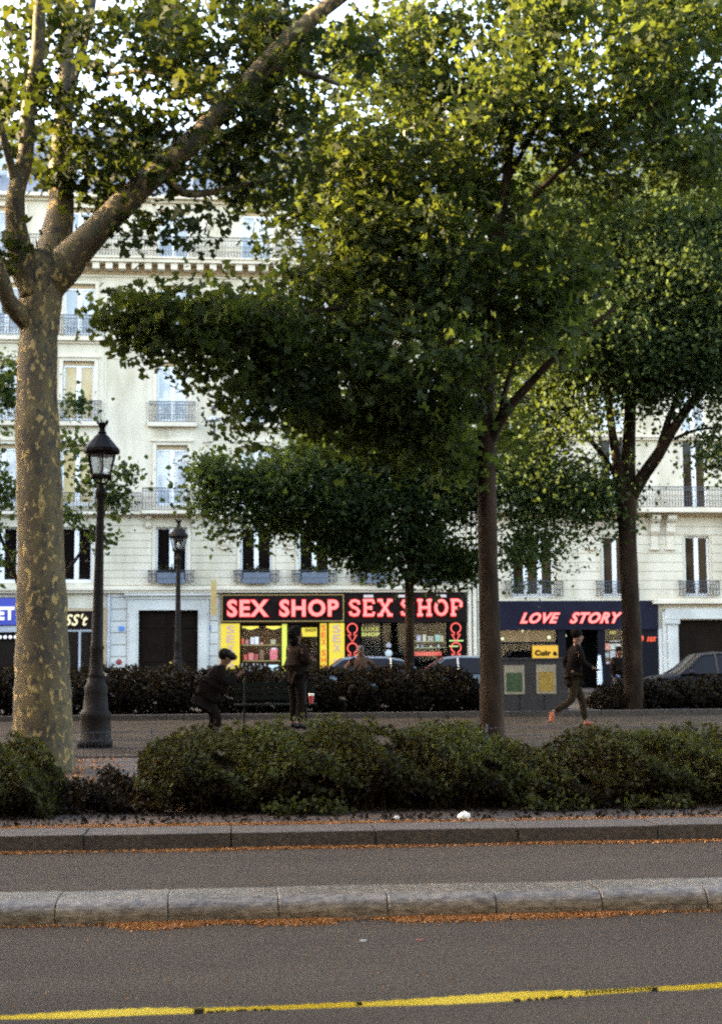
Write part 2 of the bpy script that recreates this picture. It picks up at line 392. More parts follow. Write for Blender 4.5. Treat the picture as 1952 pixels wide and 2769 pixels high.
# rusticated courses of the entresol, real projecting bands
r = MB(); z = zg + .17; top = zc1 - .12; n = 9; h = (top - z) / n
xsp = [(xL0, cols[0] - hw)] + [(cols[i] + hw, cols[i + 1] - hw) for i in range(len(cols) - 1)] + [(cols[-1] + hw, xL1)]
for i in range(n):
    za, zb = z + i * h, z + (i + 1) * h - .02
    if zb > rows[0][1] + .05: r.box(xL0 + .01, xL1 - .01, D - .035, D + .02, max(za, rows[0][1] + .06), zb)
    else:
        for a, b in xsp: r.box(a + .16, b - .16, D - .035, D + .02, za, zb)
r.build('rusticated_courses', M_stone, LB)
# mouldings and cornices
c = MB()
def moul(mb, x0, x1, z, parts, y=D):
    for dz0, dz1, pr in parts: mb.box(x0, x1, y - pr, y + .05, z + dz0, z + dz1)
moul(c, xL0, xL1, zg, [(-.13, -.03, .16), (-.03, .05, .24), (.05, .12, .18)])
moul(c, xL0, xL1, zc1, [(-.06, .0, .12), (0, .10, .30)])
moul(c, xL0, xL1, zc2, [(-.10, 0, .08), (0, .12, .2), (.12, .16, .15)])
moul(c, xL0, xL1, zc3, [(-.48, -.40, .05), (.0, .14, .58), (.14, .20, .64)])
moul(c, xL0, xL1, ztop, [(-.12, 0, .1), (0, .14, .3)])
for cx in cols: c.box(cx - .95, cx + .95, D - .22, D + .04, rows[2][0] - .2, rows[2][0] - .04)
c.box(cols[3] - 1.12, cols[3] + 1.12, D - .62, D - .3, zc1, zc1 + .13)
c.build('cornice', M_trim, LB)
m = MB(); m.box(xL0, xL1, D - .06, D + .03, zc3 - .38, zc3 - .0)
x = xL0 + .1
while x < xL1 - .2: m.box(x, x + .26, D - .5, D - .061, zc3 - .26, zc3 - .01, 1); x += .50
m.build('dentil_frieze', [M_sand, M_trim], LB)
for ri, (a, b) in enumerate(rows):
    for cx in cols:
        fr = MB()
        for sgn in (-1, 1):
            xx = cx + sgn * (hw + .07); fr.box(xx - .07, xx + .07, D - .03, D + .02, a - (.0 if ri else 0), b + .13)
        fr.box(cx - hw, cx + hw, D - .03, D + .02, b, b + .13)
        if ri in (1, 2): fr.box(cx - hw - .2, cx + hw + .2, D - .09, D + .02, b + .13, b + .20)
        fr.build('window_surround', M_trim, LB)
# shallow wall panels between the windows
for i in range(1, len(cols) - 1):
    a, b = cols[i] + hw + .42, cols[i + 1] - hw - .42
    if b - a < .5: continue
    pl = MB()
    for zz0, zz1 in ((rows[2][0] - .15, rows[2][1] + .1),):
        for e in (0,): pl.box(a, a + .04, D - .02, D + .01, zz0, zz1); pl.box(b - .04, b, D - .02, D + .01, zz0, zz1); pl.box(a, b, D - .022, D + .008, zz1, zz1 + .04)
    pl.build('wall_panel_moulding', M_trim, LB)
for ri, (a, b) in enumerate(rows):
    for ci, cx in enumerate(cols):
        p = M_dglass if ri == 0 else M_cglass
        if ci == 2 and ri in (1, 2): p = M_amber
        lv = 2
        head = 0 if ri == 0 else .16
        window(LB, cx - hw, cx + hw, a, b - head, D + .14, p, lv, trans=0)
        if head: MB().box(cx - hw + .02, cx + hw - .02, D + .12, D + .2, b - head, b - .005).build('blind_box', M_sand, LB)
        if ri in (0, 1, 2): shutters(LB, cx - hw, cx + hw, a, b, D + .13)
        if ri in (2, 3): railing(LB, cx - hw - .28, cx + hw + .28, a - .02, a + .78, D - .17, .15)
# long balconies
railing(LB, xL0 + .05, cols[3] - 1.15, zc1 + .12, zc1 + .84, D - .27, 0)
railing(LB, cols[3] - 1.08, cols[3] + 1.08, zc1 + .14, zc1 + 1.0, D - .58, .3)
railing(LB, cols[3] + 1.15, xL1 - .1, zc1 + .12, zc1 + .84, D - .27, 0)
railing(LB, xL0 + .05, xL1 - .1, zc3 + .2, zc3 + 1.05, D - .5, 0)
# brackets
def bracket(mb, x, z, y=D, s=1.0):
    pts = [(0, 0), (-.42, 0), (-.42, -.12), (-.34, -.2), (-.24, -.26), (-.2, -.4), (-.2, -.55), (-.12, -.66), (0, -.7)]
    w_ = .15 * s; v = [(x - w_, y + a * s, z + b * s) for a, b in pts] + [(x + w_, y + a * s, z + b * s) for a, b in pts]; n = len(pts)
    mb.add(v, [list(range(n)), list(range(n, 2 * n))[::-1]] + [[i + n, i, (i + 1) % n, (i + 1) % n + n] for i in range(n)])
for px in (495, 640):
    for dxx in (0,):
        b = MB(); xx = PS(px + 10, 1190, D).x; bracket(b, xx, zc1 - .06, s=1.15); b.ball((xx, D - .07, zc1 - 1.05), (.2, .1, .2), 8); b.box(xx - .16, xx + .16, D - .14, D, zc1 - 1.32, zc1 - 1.24)
        b.build('console_bracket', M_trim, LB)
for sgn in (-1, 1):
    b = MB(); bracket(b, cols[3] + sgn * .88, zc1 - .06, s=.7); b.build('console_bracket', M_trim, LB)
# mansard roof with dormers and chimneys
zr1 = ztop + 3.4
v = [(xL0, D - .1, ztop + .14), (xL1, D - .1, ztop + .14), (xL1, D + 1.4, zr1), (xL0, D + 1.4, zr1), (xL1, D + 5, zr1 + 1.1), (xL0, D + 5, zr1 + 1.1), (xL1, D + 9.9, ztop + .14), (xL0, D + 9.9, ztop + .14)]
roof = MB().add(v, [(0, 1, 2, 3), (3, 2, 4, 5), (5, 4, 6, 7), (1, 6, 4, 2), (0, 3, 5, 7), (7, 6, 1, 0)]).build('mansard_roof', M_slate, LB)
for cx in cols[1:]:
    d = MB(); d.box(cx - .75, cx - .55, D + .05, D + 1.5, ztop + .14, ztop + 2.1); d.box(cx + .55, cx + .75, D + .05, D + 1.5, ztop + .14, ztop + 2.1)
    d.box(cx - .85, cx + .85, D - .02, D + 1.6, ztop + 2.1, ztop + 2.3); d.box(cx - .54, cx + .54, D + .2, D + 1.4, ztop + .14, ztop + .4)
    dm = d.build('dormer', M_zinc, LB); window(dm, cx - .55, cx + .55, ztop + .4, ztop + 2.1, D + .25, M_cglass)
for cx in (cols[1] - 1.6, cols[4] + .4, cols[7] + .5):
    ch = MB(); ch.box(cx - .9, cx + .9, D + 3.6, D + 4.3, zr1 - .5, zr1 + 2.3)
    for i in range(5): ch.lathe(cx - .7 + i * .35, D + 3.95, [(.11, zr1 + 2.3), (.09, zr1 + 2.85)], 8, 0)
    ch.build('chimney', M_sand, LB)
# carriage door and its surround
d = MB(); sx = .42
for x0_, x1_ in ((dx0 - sx, dx0), (dx1, dx1 + sx)): d.box(x0_, x1_, D - .12, D + .05, 0, dz1); d.box(x0_ + .08, x1_ - .08, D - .15, D - .119, .4, dz1 - .1)
d.box(dx0 - sx, dx1 + sx, D - .12, D + .05, dz1, dz1 + .42); d.box(dx0 - sx - .1, dx1 + sx + .1, D - .26, D + .04, dz1 + .55, dz1 + .64); d.box(dx0 - sx - .04, dx1 + sx + .04, D - .16, D + .04, dz1 + .42, dz1 + .55)
ds = d.build('door_surround', M_grey, LB)
d = MB(); d.box(dx0, dx1, D + .16, D + .24, 0, dz1)
cx = (dx0 + dx1) / 2
for a, b in ((dx0 + .12, cx - .1), (cx + .1, dx1 - .12)):
    for z0_, z1_ in ((.2, 1.0), (1.15, 2.3), (2.42, dz1 - .12)): d.box(a, b, D + .13, D + .162, z0_, z1_)
dr = d.build('carriage_door', M_door, LB)
MB().ball((cx + .09, D + .1, 1.1), .04, 8).build('door_knob', M_gold, dr)
for a, b in ((gx1 + .12, dx0 - sx - .02), (dx1 + sx + .02, sx0 - .12)):
    z = 0; g = MB()
    while z < zg - .25: g.box(a, b, D - .06, D + .02, z + .012, min(z + .43, zg - .2)); z += .45
    g.build('stone_courses', M_grey, LB)
MB().tube([(gx1 + .05, D - .1, 0), (gx1 + .05, D - .1, zg - .2)], .06, 8).build('downpipe', M_zinc, LB)
# the two small shops at the left end of the ground floor
GS = thing('shopfront', (gx0, D, 0), 'narrow shopfront with gilt letters between the plane trunk and the lamp post', 'shopfront')
MB().box(gx0, gx1, D + .02, D + .1, gz1 - .28, gz1 - .003).build('transom', M_sand, GS)
f = MB().box(gx0, gx1 - .33, D - .02, D + .12, P(230, 1700, D).z, P(230, 1652, D).z).build('fascia', M_brownf, GS)
text_obj('lettering', "SS't  !", P(176, 1675, D).x, P(275, 1675, D).x, P(230, 1692, D).z, P(230, 1660, D).z, D - .022, mat('gilt_letters', (.6, .52, .3), .5, emit=(.85, .75, .45), es=.6 * EM), GS, .02, .35)
MB().box(gx1 - .32, gx1 - .02, D - .03, D + .2, 0, P(230, 1652, D).z).build('pilaster', M_sand, GS)
w_ = MB(); zt = P(230, 1702, D).z
for xx in (gx0, (gx0 + gx1) / 2 - .1, gx1 - .42): w_.box(xx, xx + .08, D + .04, D + .1, 0, zt)
w_.box(gx0, gx1 - .34, D + .045, D + .1, zt - .08, zt); w_.box(gx0, gx1 - .34, D + .03, D + .1, 0, .5)
wf = w_.build('window_frame', M_zinc, GS)
MB().box(gx0, gx1 - .34, D + .07, D + .08, .5, zt - .08).build('pane', M_dglass, wf)
ES = thing('shopfront', (ex1, D, 0), 'shopfront under a blue sign at the far left edge, dark window with small white lamps', 'shopfront')
MB().box(ex0, ex1, D + .05, D + .3, 0, ez0 - .6).build('window', M_dglass, ES)
MB().box(ex0, ex1, D - .1, D + .1, ez0 - .25, ez0 - .02).build('canopy', M_zinc, ES)
MB().box(ex0, ex1, D - .02, D + .2, ez0 - .6, ez0 - .25).build('valance', M_dark, ES)
for i in range(9):
    xx = P(44 - i * 14, 1723, D).x
    MB().ball((xx, D - .08, P(20, 1723, D).z), .07, 8).build('lamp', emat('white_lamp', (.9, .92, 1), .8), ES)
BS = thing('shop_sign', (ex1, D - .1, ez0), 'blue sign with white capitals ending in ET, cut by the left edge', 'sign')
MB().box(P(-90, 1650, D).x, P(47, 1650, D).x, D - .16, D - .02, P(20, 1690, D).z, P(20, 1618, D).z).build('panel', emat('blue_panel', (.035, .06, .42), .65), BS)
text_obj('lettering', 'ET', P(-4, 1650, D).x, P(42, 1650, D).x, P(20, 1677, D).z, P(20, 1641, D).z, D - .162, emat('white_letters', (.85, .9, 1), .9), BS, .045)

RBx0, RBx1 = P(1290, 1600, D).x, P(2350, 1600, D).x
RB = thing('apartment_building', (P(1600, 1700, D).x, D, 0), 'cream stone building on the right, scrolled brackets under its balcony, above the navy shop', 'building')
zgR = P(1700, 1622, D).z; zb1 = PS(1500, 1152, D).z
rcols = [(PS(1194, 1240, D).x, .83, 3), (PS(1378, 1240, D).x, .5, 2), (PS(1562, 1240, D).x, .5, 2), (PS(1562, 1240, D).x + 3.1, .5, 2), (PS(1562, 1240, D).x + 6.1, .5, 2)]
rr = [(PS(1500, 1338, D).z, PS(1500, 1202, D).z), (PS(1500, 1144, D).z, PS(1500, 985, D).z)]
for kk in range(3): rr.append((rr[-1][0] + 3.15, rr[-1][1] + 3.1))
holes = [(cx - h_, cx + h_, a, b) for cx, h_, _ in rcols for a, b in rr]
lx0, lx1 = P(1300, 1640, D).x, P(1776, 1640, D).x; holes.append((lx0, lx1, -.1, zgR - .02))
px0, px1, pz0, pz1 = q(1829, 1676, 2120, 1700); holes.append((px0, px1, -.1, pz1))
ztR = rr[-1][1] + .9
mb = MB(); grid_wall(mb, RBx0, RBx1, -.1, ztR, holes); mb.box(RBx1 - .3, RBx1, D + .25, D + 10, 0, ztR); mb.box(RBx0 + .3, RBx1 - .3, D + 9.7, D + 10, 0, ztR)
mb.build('wall', M_stone, RB)
MB().box(RBx0 + .1, RBx1 - .31, D + .3, D + 9.6, zgR + .05, ztR - .2).build('interior_mass', M_dark, RB)
r = MB(); z = zgR + .06; n = 9; h = (zb1 - .15 - z) / n
ed = sorted([(cx - h_, cx + h_) for cx, h_, _ in rcols]); xsp = []; a = RBx0
for e0, e1 in ed: xsp.append((a, e0)); a = e1
xsp.append((a, RBx1))
for i in range(n):
    za, zb = z + i * h, z + (i + 1) * h - .022
    if zb > rr[0][1] + .05: r.box(RBx0 + .01, RBx1 - .01, D - .04, D + .02, max(za, rr[0][1] + .05), zb)
    else:
        for a, b in xsp: r.box(a + .1, b - .1, D - .04, D + .02, za, zb)
r.build('rusticated_courses', M_stone, RB)
c = MB(); moul(c, RBx0, RBx1, zgR, [(-.04, .05, .10)]); moul(c, RBx0, RBx1, zb1, [(-.1, 0, .12), (0, .16, .72), (.16, .2, .66)])
moul(c, px0 - 1, RBx1, zgR, [(-.16, -.05, .3)])
for a, b in rr[2:]: moul(c, RBx0, RBx1, a - .35, [(0, .1, .12), (.1, .2, .2)])
c.build('cornice', M_trim, RB)
for px in (1325, 1465, 1500, 1640, 1680):
    b = MB(); xx = PS(px, 1190, D).x; bracket(b, xx, zb1 - .1, s=1.15); b.box(xx - .14, xx + .14, D - .09, D, zb1 - 1.35, zb1 - .75); b.ball((xx, D - .08, zb1 - 1.42), (.24, .1, .07), 8)
    b.build('console_bracket', M_trim, RB)
for i, (a, b) in enumerate(rr):
    for cx, h_, lv in rcols:
        window(RB, cx - h_, cx + h_, a, b, D + .14, M_dglass if i < 2 else M_cglass, lv)
        if i == 0 or i > 2: railing(RB, cx - h_ - .3, cx + h_ + .3, a + .03, a + .62, D - .2, .18)
railing(RB, RBx0 + .3, RBx1, zb1 + .2, zb1 + 1.02, D - .66, 0)
zr1 = ztR + 3
v = [(RBx0, D - .1, ztR), (RBx1, D - .1, ztR), (RBx1, D + 1.4, zr1), (RBx0, D + 1.4, zr1), (RBx1, D + 5, zr1 + 1), (RBx0, D + 5, zr1 + 1), (RBx1, D + 9.9, ztR), (RBx0, D + 9.9, ztR)]
MB().add(v, [(0, 1, 2, 3), (3, 2, 4, 5), (5, 4, 6, 7), (1, 6, 4, 2), (0, 3, 5, 7), (7, 6, 1, 0)]).build('mansard_roof', M_slate, RB)
# portal at the right end
d = MB()
d.box(P(1789, 1700, D).x, P(1800, 1700, D).x, D - .1, D + .02, 0, P(1800, 1655, D).z); d.box(P(1801, 1700, D).x, px0, D - .16, D + .02, 0, P(1800, 1688, D).z)
d.box(P(1796, 1700, D).x, px0 + .06, D - .22, D + .02, P(1800, 1687, D).z, P(1800, 1675, D).z)
d.box(P(1796, 1700, D).x, px1 + .5, D - .14, D + .02, P(1800, 1674, D).z, P(1800, 1646, D).z); d.box(px1, px1 + .4, D - .16, D + .02, 0, P(1800, 1675, D).z)
d.box(P(1778, 1700, D).x, P(1788, 1700, D).x, D - .06, D + .02, 0, P(1800, 1700, D).z)
d.build('portal', M_grey, RB)
MB().box(px0, px1, D + .25, D + .35, 0, pz1).build('carriage_door', M_door, RB)
# gap strip and downpipes between the buildings
pp = MB(); xa, xb = P(1263, 1600, D).x, P(1289, 1600, D).x
pp.box(xa, xb + .12, D + .12, D + .5, 0, ztR)
pp.build('party_wall', M_grey, RB)
MB().tube([(P(1268, 1600, D).x, D - .02, 0), (P(1268, 1600, D).x, D - .02, ztop)], .08, 10).build('downpipe', M_trim, LB)
MB().tube([(P(1282, 1600, D).x, D - .02, 0), (P(1282, 1600, D).x, D - .02, ztR)], .08, 10).build('downpipe', M_trim, RB)
# unseen block added beyond the left edge to keep the low sun off the ground
FB = thing('apartment_building', (-66, 30, 0), 'long unseen stone block added beyond the left edge to stop the low sun', 'building')
b = MB().box(-72, -60, -35, 84, 0, 28); b.build('wall', M_stone, FB)
bz = MB()
for j in range(5):
    for i in range(28): bz.box(-60.03, -59.98, -33 + i * 4.1, -31.8 + i * 4.1, 3.5 + j * 3.6, 5.6 + j * 3.6)
b = bz.build('windows', M_dglass, FB); b['kind'] = 'stuff'
# ------------------------------------------------------------------ the first neon shop (yellow pillars)
def pz(py, px=900): return P(px, py, D).z
def pX(px, py=1700): return P(px, py, D).x
mid = pX(931)
S1 = thing('shopfront', ((sx0 + mid) / 2, D, 0), 'shopfront with lit yellow pillars and a display window, beside the carriage door', 'shopfront')
MB().box(sx0, mid - .005, D - .10, D + .15, pz(1684), sz1 - .005).build('fascia', M_brownf, S1)
for a, b, nm in ((598, 649, 'pillar'), (890, 931, 'pillar'), (866, 884, 'narrow_pillar')):
    zt = pz(1685); p = MB().box(pX(a), pX(b) - .006, D - .07 if nm == 'pillar' else D + .0, D + .2, 0, zt).build(nm, M_yel, S1)
    cx = (pX(a) + pX(b)) / 2; mm = M_mauve if nm == 'pillar' else M_redl
    hh = .30 if nm == 'pillar' else .22; ww = .15 if nm == 'pillar' else .085; z = pz(1690); yf = D - .072 if nm == 'pillar' else D - .002
    for L in 'SEX SHOP':
        if L != ' ': text_obj('lettering', L, cx - ww, cx + ww, z - hh, z, yf, mm, p, .02, 0, .02)
        z -= hh * 1.22 if L != ' ' else hh * .7
M_inw = mat('shop_interior_wall', (.03, .015, .008), .8, (.06, .03, .015), 3)
ib = MB(); wx0, wx1 = pX(650), pX(776)
ib.box(sx0, mid, D + 1.6, D + 1.7, 0, sz1); ib.box(sx0, mid, D + .2, D + 1.6, pz(1684), pz(1684) + .1); ib.box(sx0 + .0, sx0 + .1, D + .2, D + 1.6, 0, pz(1684)); ib.box(mid - .1, mid, D + .2, D + 1.6, 0, pz(1684)); ib.box(sx0, mid, D + .2, D + 1.6, -.05, .02)
ib.build('interior_walls', M_inw, S1)
wf = MB(); zt = pz(1686); wf.box(wx0, wx1, D + .06, D + .14, pz(1692), zt); wf.box(wx0, wx0 + .05, D + .06, D + .14, .5, zt); wf.box(wx0 + .05, wx1, D + .04, D + .14, .5, .6); wf.box(wx0, wx1, D + .04, D + .16, 0, .5)
wfr = wf.build('window_frame', M_dark, S1)
MB().box(wx0 + .05, wx1 - .2, D + .09, D + .10, .6, pz(1692)).build('pane', M_glass, wfr)
MB().box(pX(763), pX(776), D + .02, D + .15, .5, pz(1687)).build('light_column', emat('green_yellow_light', (.62, .72, .10), .8), S1)
tb = MB()
for a, b in ((655, 700), (720, 762)):
    n = 8; xs = [pX(a) + (pX(b) - pX(a)) * i / n for i in range(n + 1)]
    for i in range(n): tb.box(xs[i], xs[i + 1] - .002, D + .18, D + .24, pz(1702) + .10 * abs(i - n / 2 + .5) / (n / 2), pz(1692))
tb.build('display_light', emat('warm_yellow_light', (1, .82, .12), 1.0), S1)
for zz in (1727 + 15, 1765 + 20, 1793 + 22):
    MB().box(wx0 + .1, wx1 - .25, D + .3, D + .8, pz(zz) - .03, pz(zz)).build('shelf', M_gold, S1)
dr = MB(); dr.box(wx1 + .02, wx1 + .12, D + .05, D + .15, 0, pz(1686)); dr.box(pX(858) + .01, pX(858) + .1, D + .05, D + .15, 0, pz(1686)); dr.box(wx1 + .12, pX(858), D + .06, D + .14, pz(1692), pz(1686)); dr.box(wx1 + .12, pX(858), D + .08, D + .13, 0, .3)
drr = dr.build('door', M_dark, S1); MB().box(wx1 + .12, pX(858), D + .10, D + .11, .3, pz(1697)).build('pane', M_glass, drr)
lp = bpy.data.lights.new('shop_lamp', 'AREA'); lp.energy = 2.2; lp.size = 1.2; lp.color = (1, .75, .35)
lo = bpy.data.objects.new('shop_lamp', lp); C.objects.link(lo); lo.parent = S1; lo.matrix_parent_inverse = S1.matrix_basis.inverted(); lo.location = ((wx0 + wx1) / 2, D + .7, pz(1694)); lo.rotation_euler = (0, 0, 0)
SG = thing('shop_sign', (pX(837), D - .02, pz(1721)), 'small yellow sign reading SHOP in the doorway beside the display window', 'sign')
MB().box(pX(816), pX(857), D - .0, D + .04, pz(1721), pz(1697)).build('panel', M_yel, SG)
text_obj('lettering', 'SHOP', pX(825), pX(855), pz(1708), pz(1699), D - .002, M_dark, SG, .02, 0, .02)
N1 = thing('neon_sign', (pX(765), D - .12, pz(1645)), 'pink neon SEX SHOP sign in plain capitals within a thin gold outline', 'sign')
go = MB(); a0, a1, b0, b1 = pX(600), pX(929), pz(1680), pz(1608)
go.box(a0, a1, D - .12, D - .1, b1 - .02, b1); go.box(a0, a1, D - .12, D - .1, b0, b0 + .02); go.box(a0, a0 + .02, D - .12, D - .1, b0 + .02, b1 - .02); go.box(a1 - .02, a1, D - .12, D - .1, b0 + .02, b1 - .02)
go.build('gold_outline', M_gold, N1)
neon_text('SEX', pX(613, 1645), pX(729, 1645), pz(1669), pz(1620), D - .13, N1, .055)
neon_text('SHOP', pX(754, 1645), pX(916, 1645), pz(1669), pz(1620), D - .13, N1, .055)
# ------------------------------------------------------------------ the second neon shop
S2 = thing('shopfront', ((mid + sx1) / 2, D, 0), 'dark shopfront with ring shaped neon outlines either side of its windows', 'shopfront')
MB().box(mid + .005, sx1, D - .08, D + .15, pz(1684), sz1 - .005).build('fascia', M_brownf, S2)
for a, b in ((933, 972), (1212, 1260)): MB().box(pX(a), pX(b), D - .04, D + .2, 0, pz(1685)).build('pillar', M_dark, S2)
ib = MB(); ib.box(mid, sx1, D + 1.6, D + 1.7, 0, sz1); ib.box(mid, sx1, D + .2, D + 1.6, pz(1684), pz(1684) + .1); ib.box(mid, mid + .1, D + .2, D + 1.6, 0, pz(1684)); ib.box(sx1 - .1, sx1, D + .2, D + 1.6, 0, pz(1684)); ib.box(mid, sx1, D + .2, D + 1.6, -.05, .02)
ib.build('interior_walls', M_dark, S2)
wf = MB(); wx0, wx1 = pX(973), pX(1211)
for px in (973, 1030, 1096, 1110, 1207): wf.box(pX(px), pX(px) + .07, D + .06, D + .14, .4, pz(1686))
wf.box(wx0, wx1, D + .05, D + .16, 0, .4)
wfr = wf.build('window_frame', M_dark, S2); MB().box(wx0, wx1, D + .09, D + .10, .4, pz(1686)).build('pane', M_glass, wfr)
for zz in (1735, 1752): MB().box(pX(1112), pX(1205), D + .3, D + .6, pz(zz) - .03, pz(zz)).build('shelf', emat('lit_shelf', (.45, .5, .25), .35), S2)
MB().box(pX(1122), pX(1195), D + .2, D + .26, pz(1775), pz(1764)).build('light_strip', emat('red_strip', (.9, .1, .06), .6), S2)
for a, b, c_, d_ in ((1213, 1251, 1736, 1733), (1213, 1237, 1751, 1748)): MB().box(pX(a), pX(b), D - .1, D - .06, pz(c_), pz(d_)).build('light_strip', emat('green_strip', (.5, .8, .3), .8), S2)
for px in (996, 1090, 1193): MB().box(pX(px - 13), pX(px + 13), D - .12, D - .082, pz(1616), pz(1609)).build('fascia_lamp', emat('grey_lamp', (.6, .58, .62), .6), S2)
lt, ref = text_obj('lettering', 'LUXE', pX(978), pX(1025), pz(1707), pz(1696), D + .05, emat('olive_letters', (.5, .5, .10), .5), S2, .03, 0, .02)
text_obj('lettering', 'SHOP', pX(978), pX(1026), pz(1721), pz(1711), D + .05, emat('lime_letters', (.66, .70, .18), .65), S2, .03, 0, .02)
for px in (952, 1231):
    for py in (1700, 1753):
        t = thing('neon_outline', (pX(px), D - .1, pz(py)), '%s red neon ring and arrow on the %s pillar of the dark shop' % ('upper' if py < 1720 else 'lower', 'left' if px < 1000 else 'right'), 'neon outline')
        t['group'] = 'neon rings with arrows beside the dark shop windows'
        cx, cz = pX(px), pz(py); R = .19
        a = [(cx + R * math.cos(w), D - .1, cz + R * math.sin(w)) for w in [math.radians(-112 + i * 316 / 20 * -1 - 0) for i in range(21)]]
        a = [(cx + R * math.sin(w), D - .1, cz - R * math.cos(w)) for w in [math.radians(22 + i * 316 / 20) for i in range(21)]]
        rr_ = R * math.sin(rad(22)); zt = cz - R * math.cos(rad(22))
        pts = a + [(cx - rr_, D - .1, zt - .10), (cx - .17, D - .1, zt - .06), (cx, D - .1, zt - .34), (cx + .17, D - .1, zt - .06), (cx + rr_, D - .1, zt - .10), a[0]]
        MB().tube(pts, .021, 6).build('neon_tube', M_neont, t)
N2 = thing('neon_sign', (pX(1097), D - .12, pz(1645)), 'pink neon SEX SHOP sign in slab letters, partly behind the small tree', 'sign')
def slab(L, x0, x1, z0, z1):
    W, H = x1 - x0, z1 - z0; t = .13; q_ = []
    def st(*p): q_.append([(x0 + a * W, z0 + b * H) for a, b in p])
    if L == 'S': st((.88, .72), (.86, .88), (.55, .95), (.25, .92), (.12, .75), (.3, .57), (.68, .46), (.88, .28), (.76, .08), (.45, .04), (.15, .1), (.12, .28))
    if L == 'E': st((.05, .04), (.85, .04), (.9, .25)); st((.05, .96), (.85, .96), (.9, .76)); st((.22, .04), (.22, .96)); st((.22, .5), (.66, .5)); st((.66, .62), (.66, .38))
    if L == 'X': st((.2, .96), (.8, .04)); st((.8, .96), (.2, .04)); st((.02, .96), (.36, .96)); st((.64, .96), (.98, .96)); st((.02, .04), (.36, .04)); st((.64, .04), (.98, .04))
    if L == 'H':
        st((.2, .96), (.2, .04)); st((.8, .96), (.8, .04)); st((.2, .5), (.8, .5))
        for a in (.2, .8): st((a - .18, .96), (a + .18, .96)); st((a - .18, .04), (a + .18, .04))
    if L == 'O': st(*[(.5 + .4 * math.sin(k * math.pi / 6), .5 + .45 * math.cos(k * math.pi / 6)) for k in range(13)])
    if L == 'P': st((.25, .96), (.25, .04)); st((.05, .04), (.48, .04)); st((.05, .96), (.65, .96), (.92, .84), (.92, .62), (.65, .48), (.25, .46))
    return q_
for L, a, b in (('S', 943, 973), ('E', 979, 1013), ('X', 1019, 1061), ('S', 1081, 1119), ('H', 1126, 1167), ('O', 1173, 1210), ('P', 1215, 1248)):
    g = slab(L, pX(a), pX(b), pz(1666), pz(1623)); m1, m2 = MB(), MB()
    for s in g:
        m1.tube([(x, D - .13, z) for x, z in s], .085, 8); m2.tube([(x, D - .19, z) for x, z in s], .052, 8)
    m1.build('neon_glow_edge', M_neonr, N2); m2.build('neon_lettering', M_neon, N2)
# projecting sign
PJ = thing('projecting_sign', (pX(579), D - .2, pz(1610)), 'narrow vertical orange and olive sign projecting from the wall above the yellow pillar', 'sign')
MB().box(pX(571), pX(586), D - .75, D - .62, pz(1664), pz(1570)).build('panel', mat('olive_orange_panel', (.35, .2, .06), .6, (.3, .3, .12), 4, emit=(.3, .15, .05), es=.3 * EM), PJ)
b = MB()
for py in (1580, 1655): b.tube([(pX(578), D, pz(py)), (pX(578), D - .62, pz(py))], .02, 6)
b.build('bracket', M_iron, PJ)
for px, py, col, lab in ((330, 1697, (.08, .2, .5), 'small blue enamel plate on the stone left of the carriage door'), (563, 1697, (.06, .1, .3), 'small dark blue plate on the stone right of the carriage door'), (323, 1786, (.25, .03, .03), 'small round dark red plate low on the stone left of the door')):
    if py > 1750: o = MB().ball((pX(px, py), D - .09, pz(py)), (.11, .02, .11), 12).build('wall_plate', mat('red_plate', col, .5))
    else: o = MB().box(pX(px, py) - .1, pX(px, py) + .1, D - .09, D - .062, pz(py) - .09, pz(py) + .09).build('wall_plate', mat('plate' + str(px), col, .4))
    tag(o, lab, 'wall plate')
# ------------------------------------------------------------------ navy shop
S3 = thing('shopfront', ((lx0 + lx1) / 2, D, 0), 'navy shopfront of the right hand building with dim windows and lit displays', 'shopfront')
MB().box(lx0, lx1, D - .12, D + .15, pz(1703, 1500), zgR - .03).build('fascia', M_navy, S3)
ib = MB(); ib.box(lx0, lx1, D + 1.6, D + 1.7, 0, zgR); ib.box(lx0, lx1, D + .2, D + 1.6, pz(1703), pz(1703) + .1); ib.box(lx0, lx0 + .1, D + .2, D + 1.6, 0, pz(1703)); ib.box(lx1 - .1, lx1, D + .2, D + 1.6, 0, pz(1703)); ib.box(lx0, lx1, D + .2, D + 1.6, -.05, .02)
ib.build('interior_walls', M_dark, S3)
for a, b in ((1300, 1342), (1506, 1528), (1614, 1634), (1690, 1776)): MB().box(pX(a), pX(b) - .004, D - .05, D + .2, 0, pz(1703)).build('pillar', M_navyd, S3)
wf = MB()
for a, b in ((1342, 1506), (1634, 1690)): wf.box(pX(a), pX(b) - .01, D + .05, D + .16, 0, pz(1800)); wf.box(pX(a), pX(b) - .01, D + .05, D + .12, pz(1744), pz(1739))
wfr = wf.build('window_frame', M_navyd, S3)
for a, b in ((1342, 1506), (1634, 1690)): MB().box(pX(a) + .02, pX(b) - .02, D + .09, D + .10, pz(1800), pz(1704)).build('pane', M_glass, wfr)
MB().box(pX(1343), pX(1505), D + .5, D + .54, pz(1738), pz(1708)).build('backlit_panel', mat('amber_panel', (.10, .055, .02), .7, (.2, .12, .04), 6, emit=(.30, .18, .06), es=.32 * EM), S3)
for px, py, rr_ in ((1346, 1730, .09), (1358, 1730, .06), (1484, 1727, .07), (1412, 1708, .05), (1528, 1722, .05), (1350, 1710, .05)): MB().ball((pX(px, py), D + .02, pz(py)), rr_, 8).build('spot_lamp', emat('pale_green_lamp', (.8, .9, .55), .8), S3)
YS = thing('shop_sign', (pX(1470), D, pz(1770)), 'orange yellow sign with blurred black lettering in the navy shop window', 'sign')
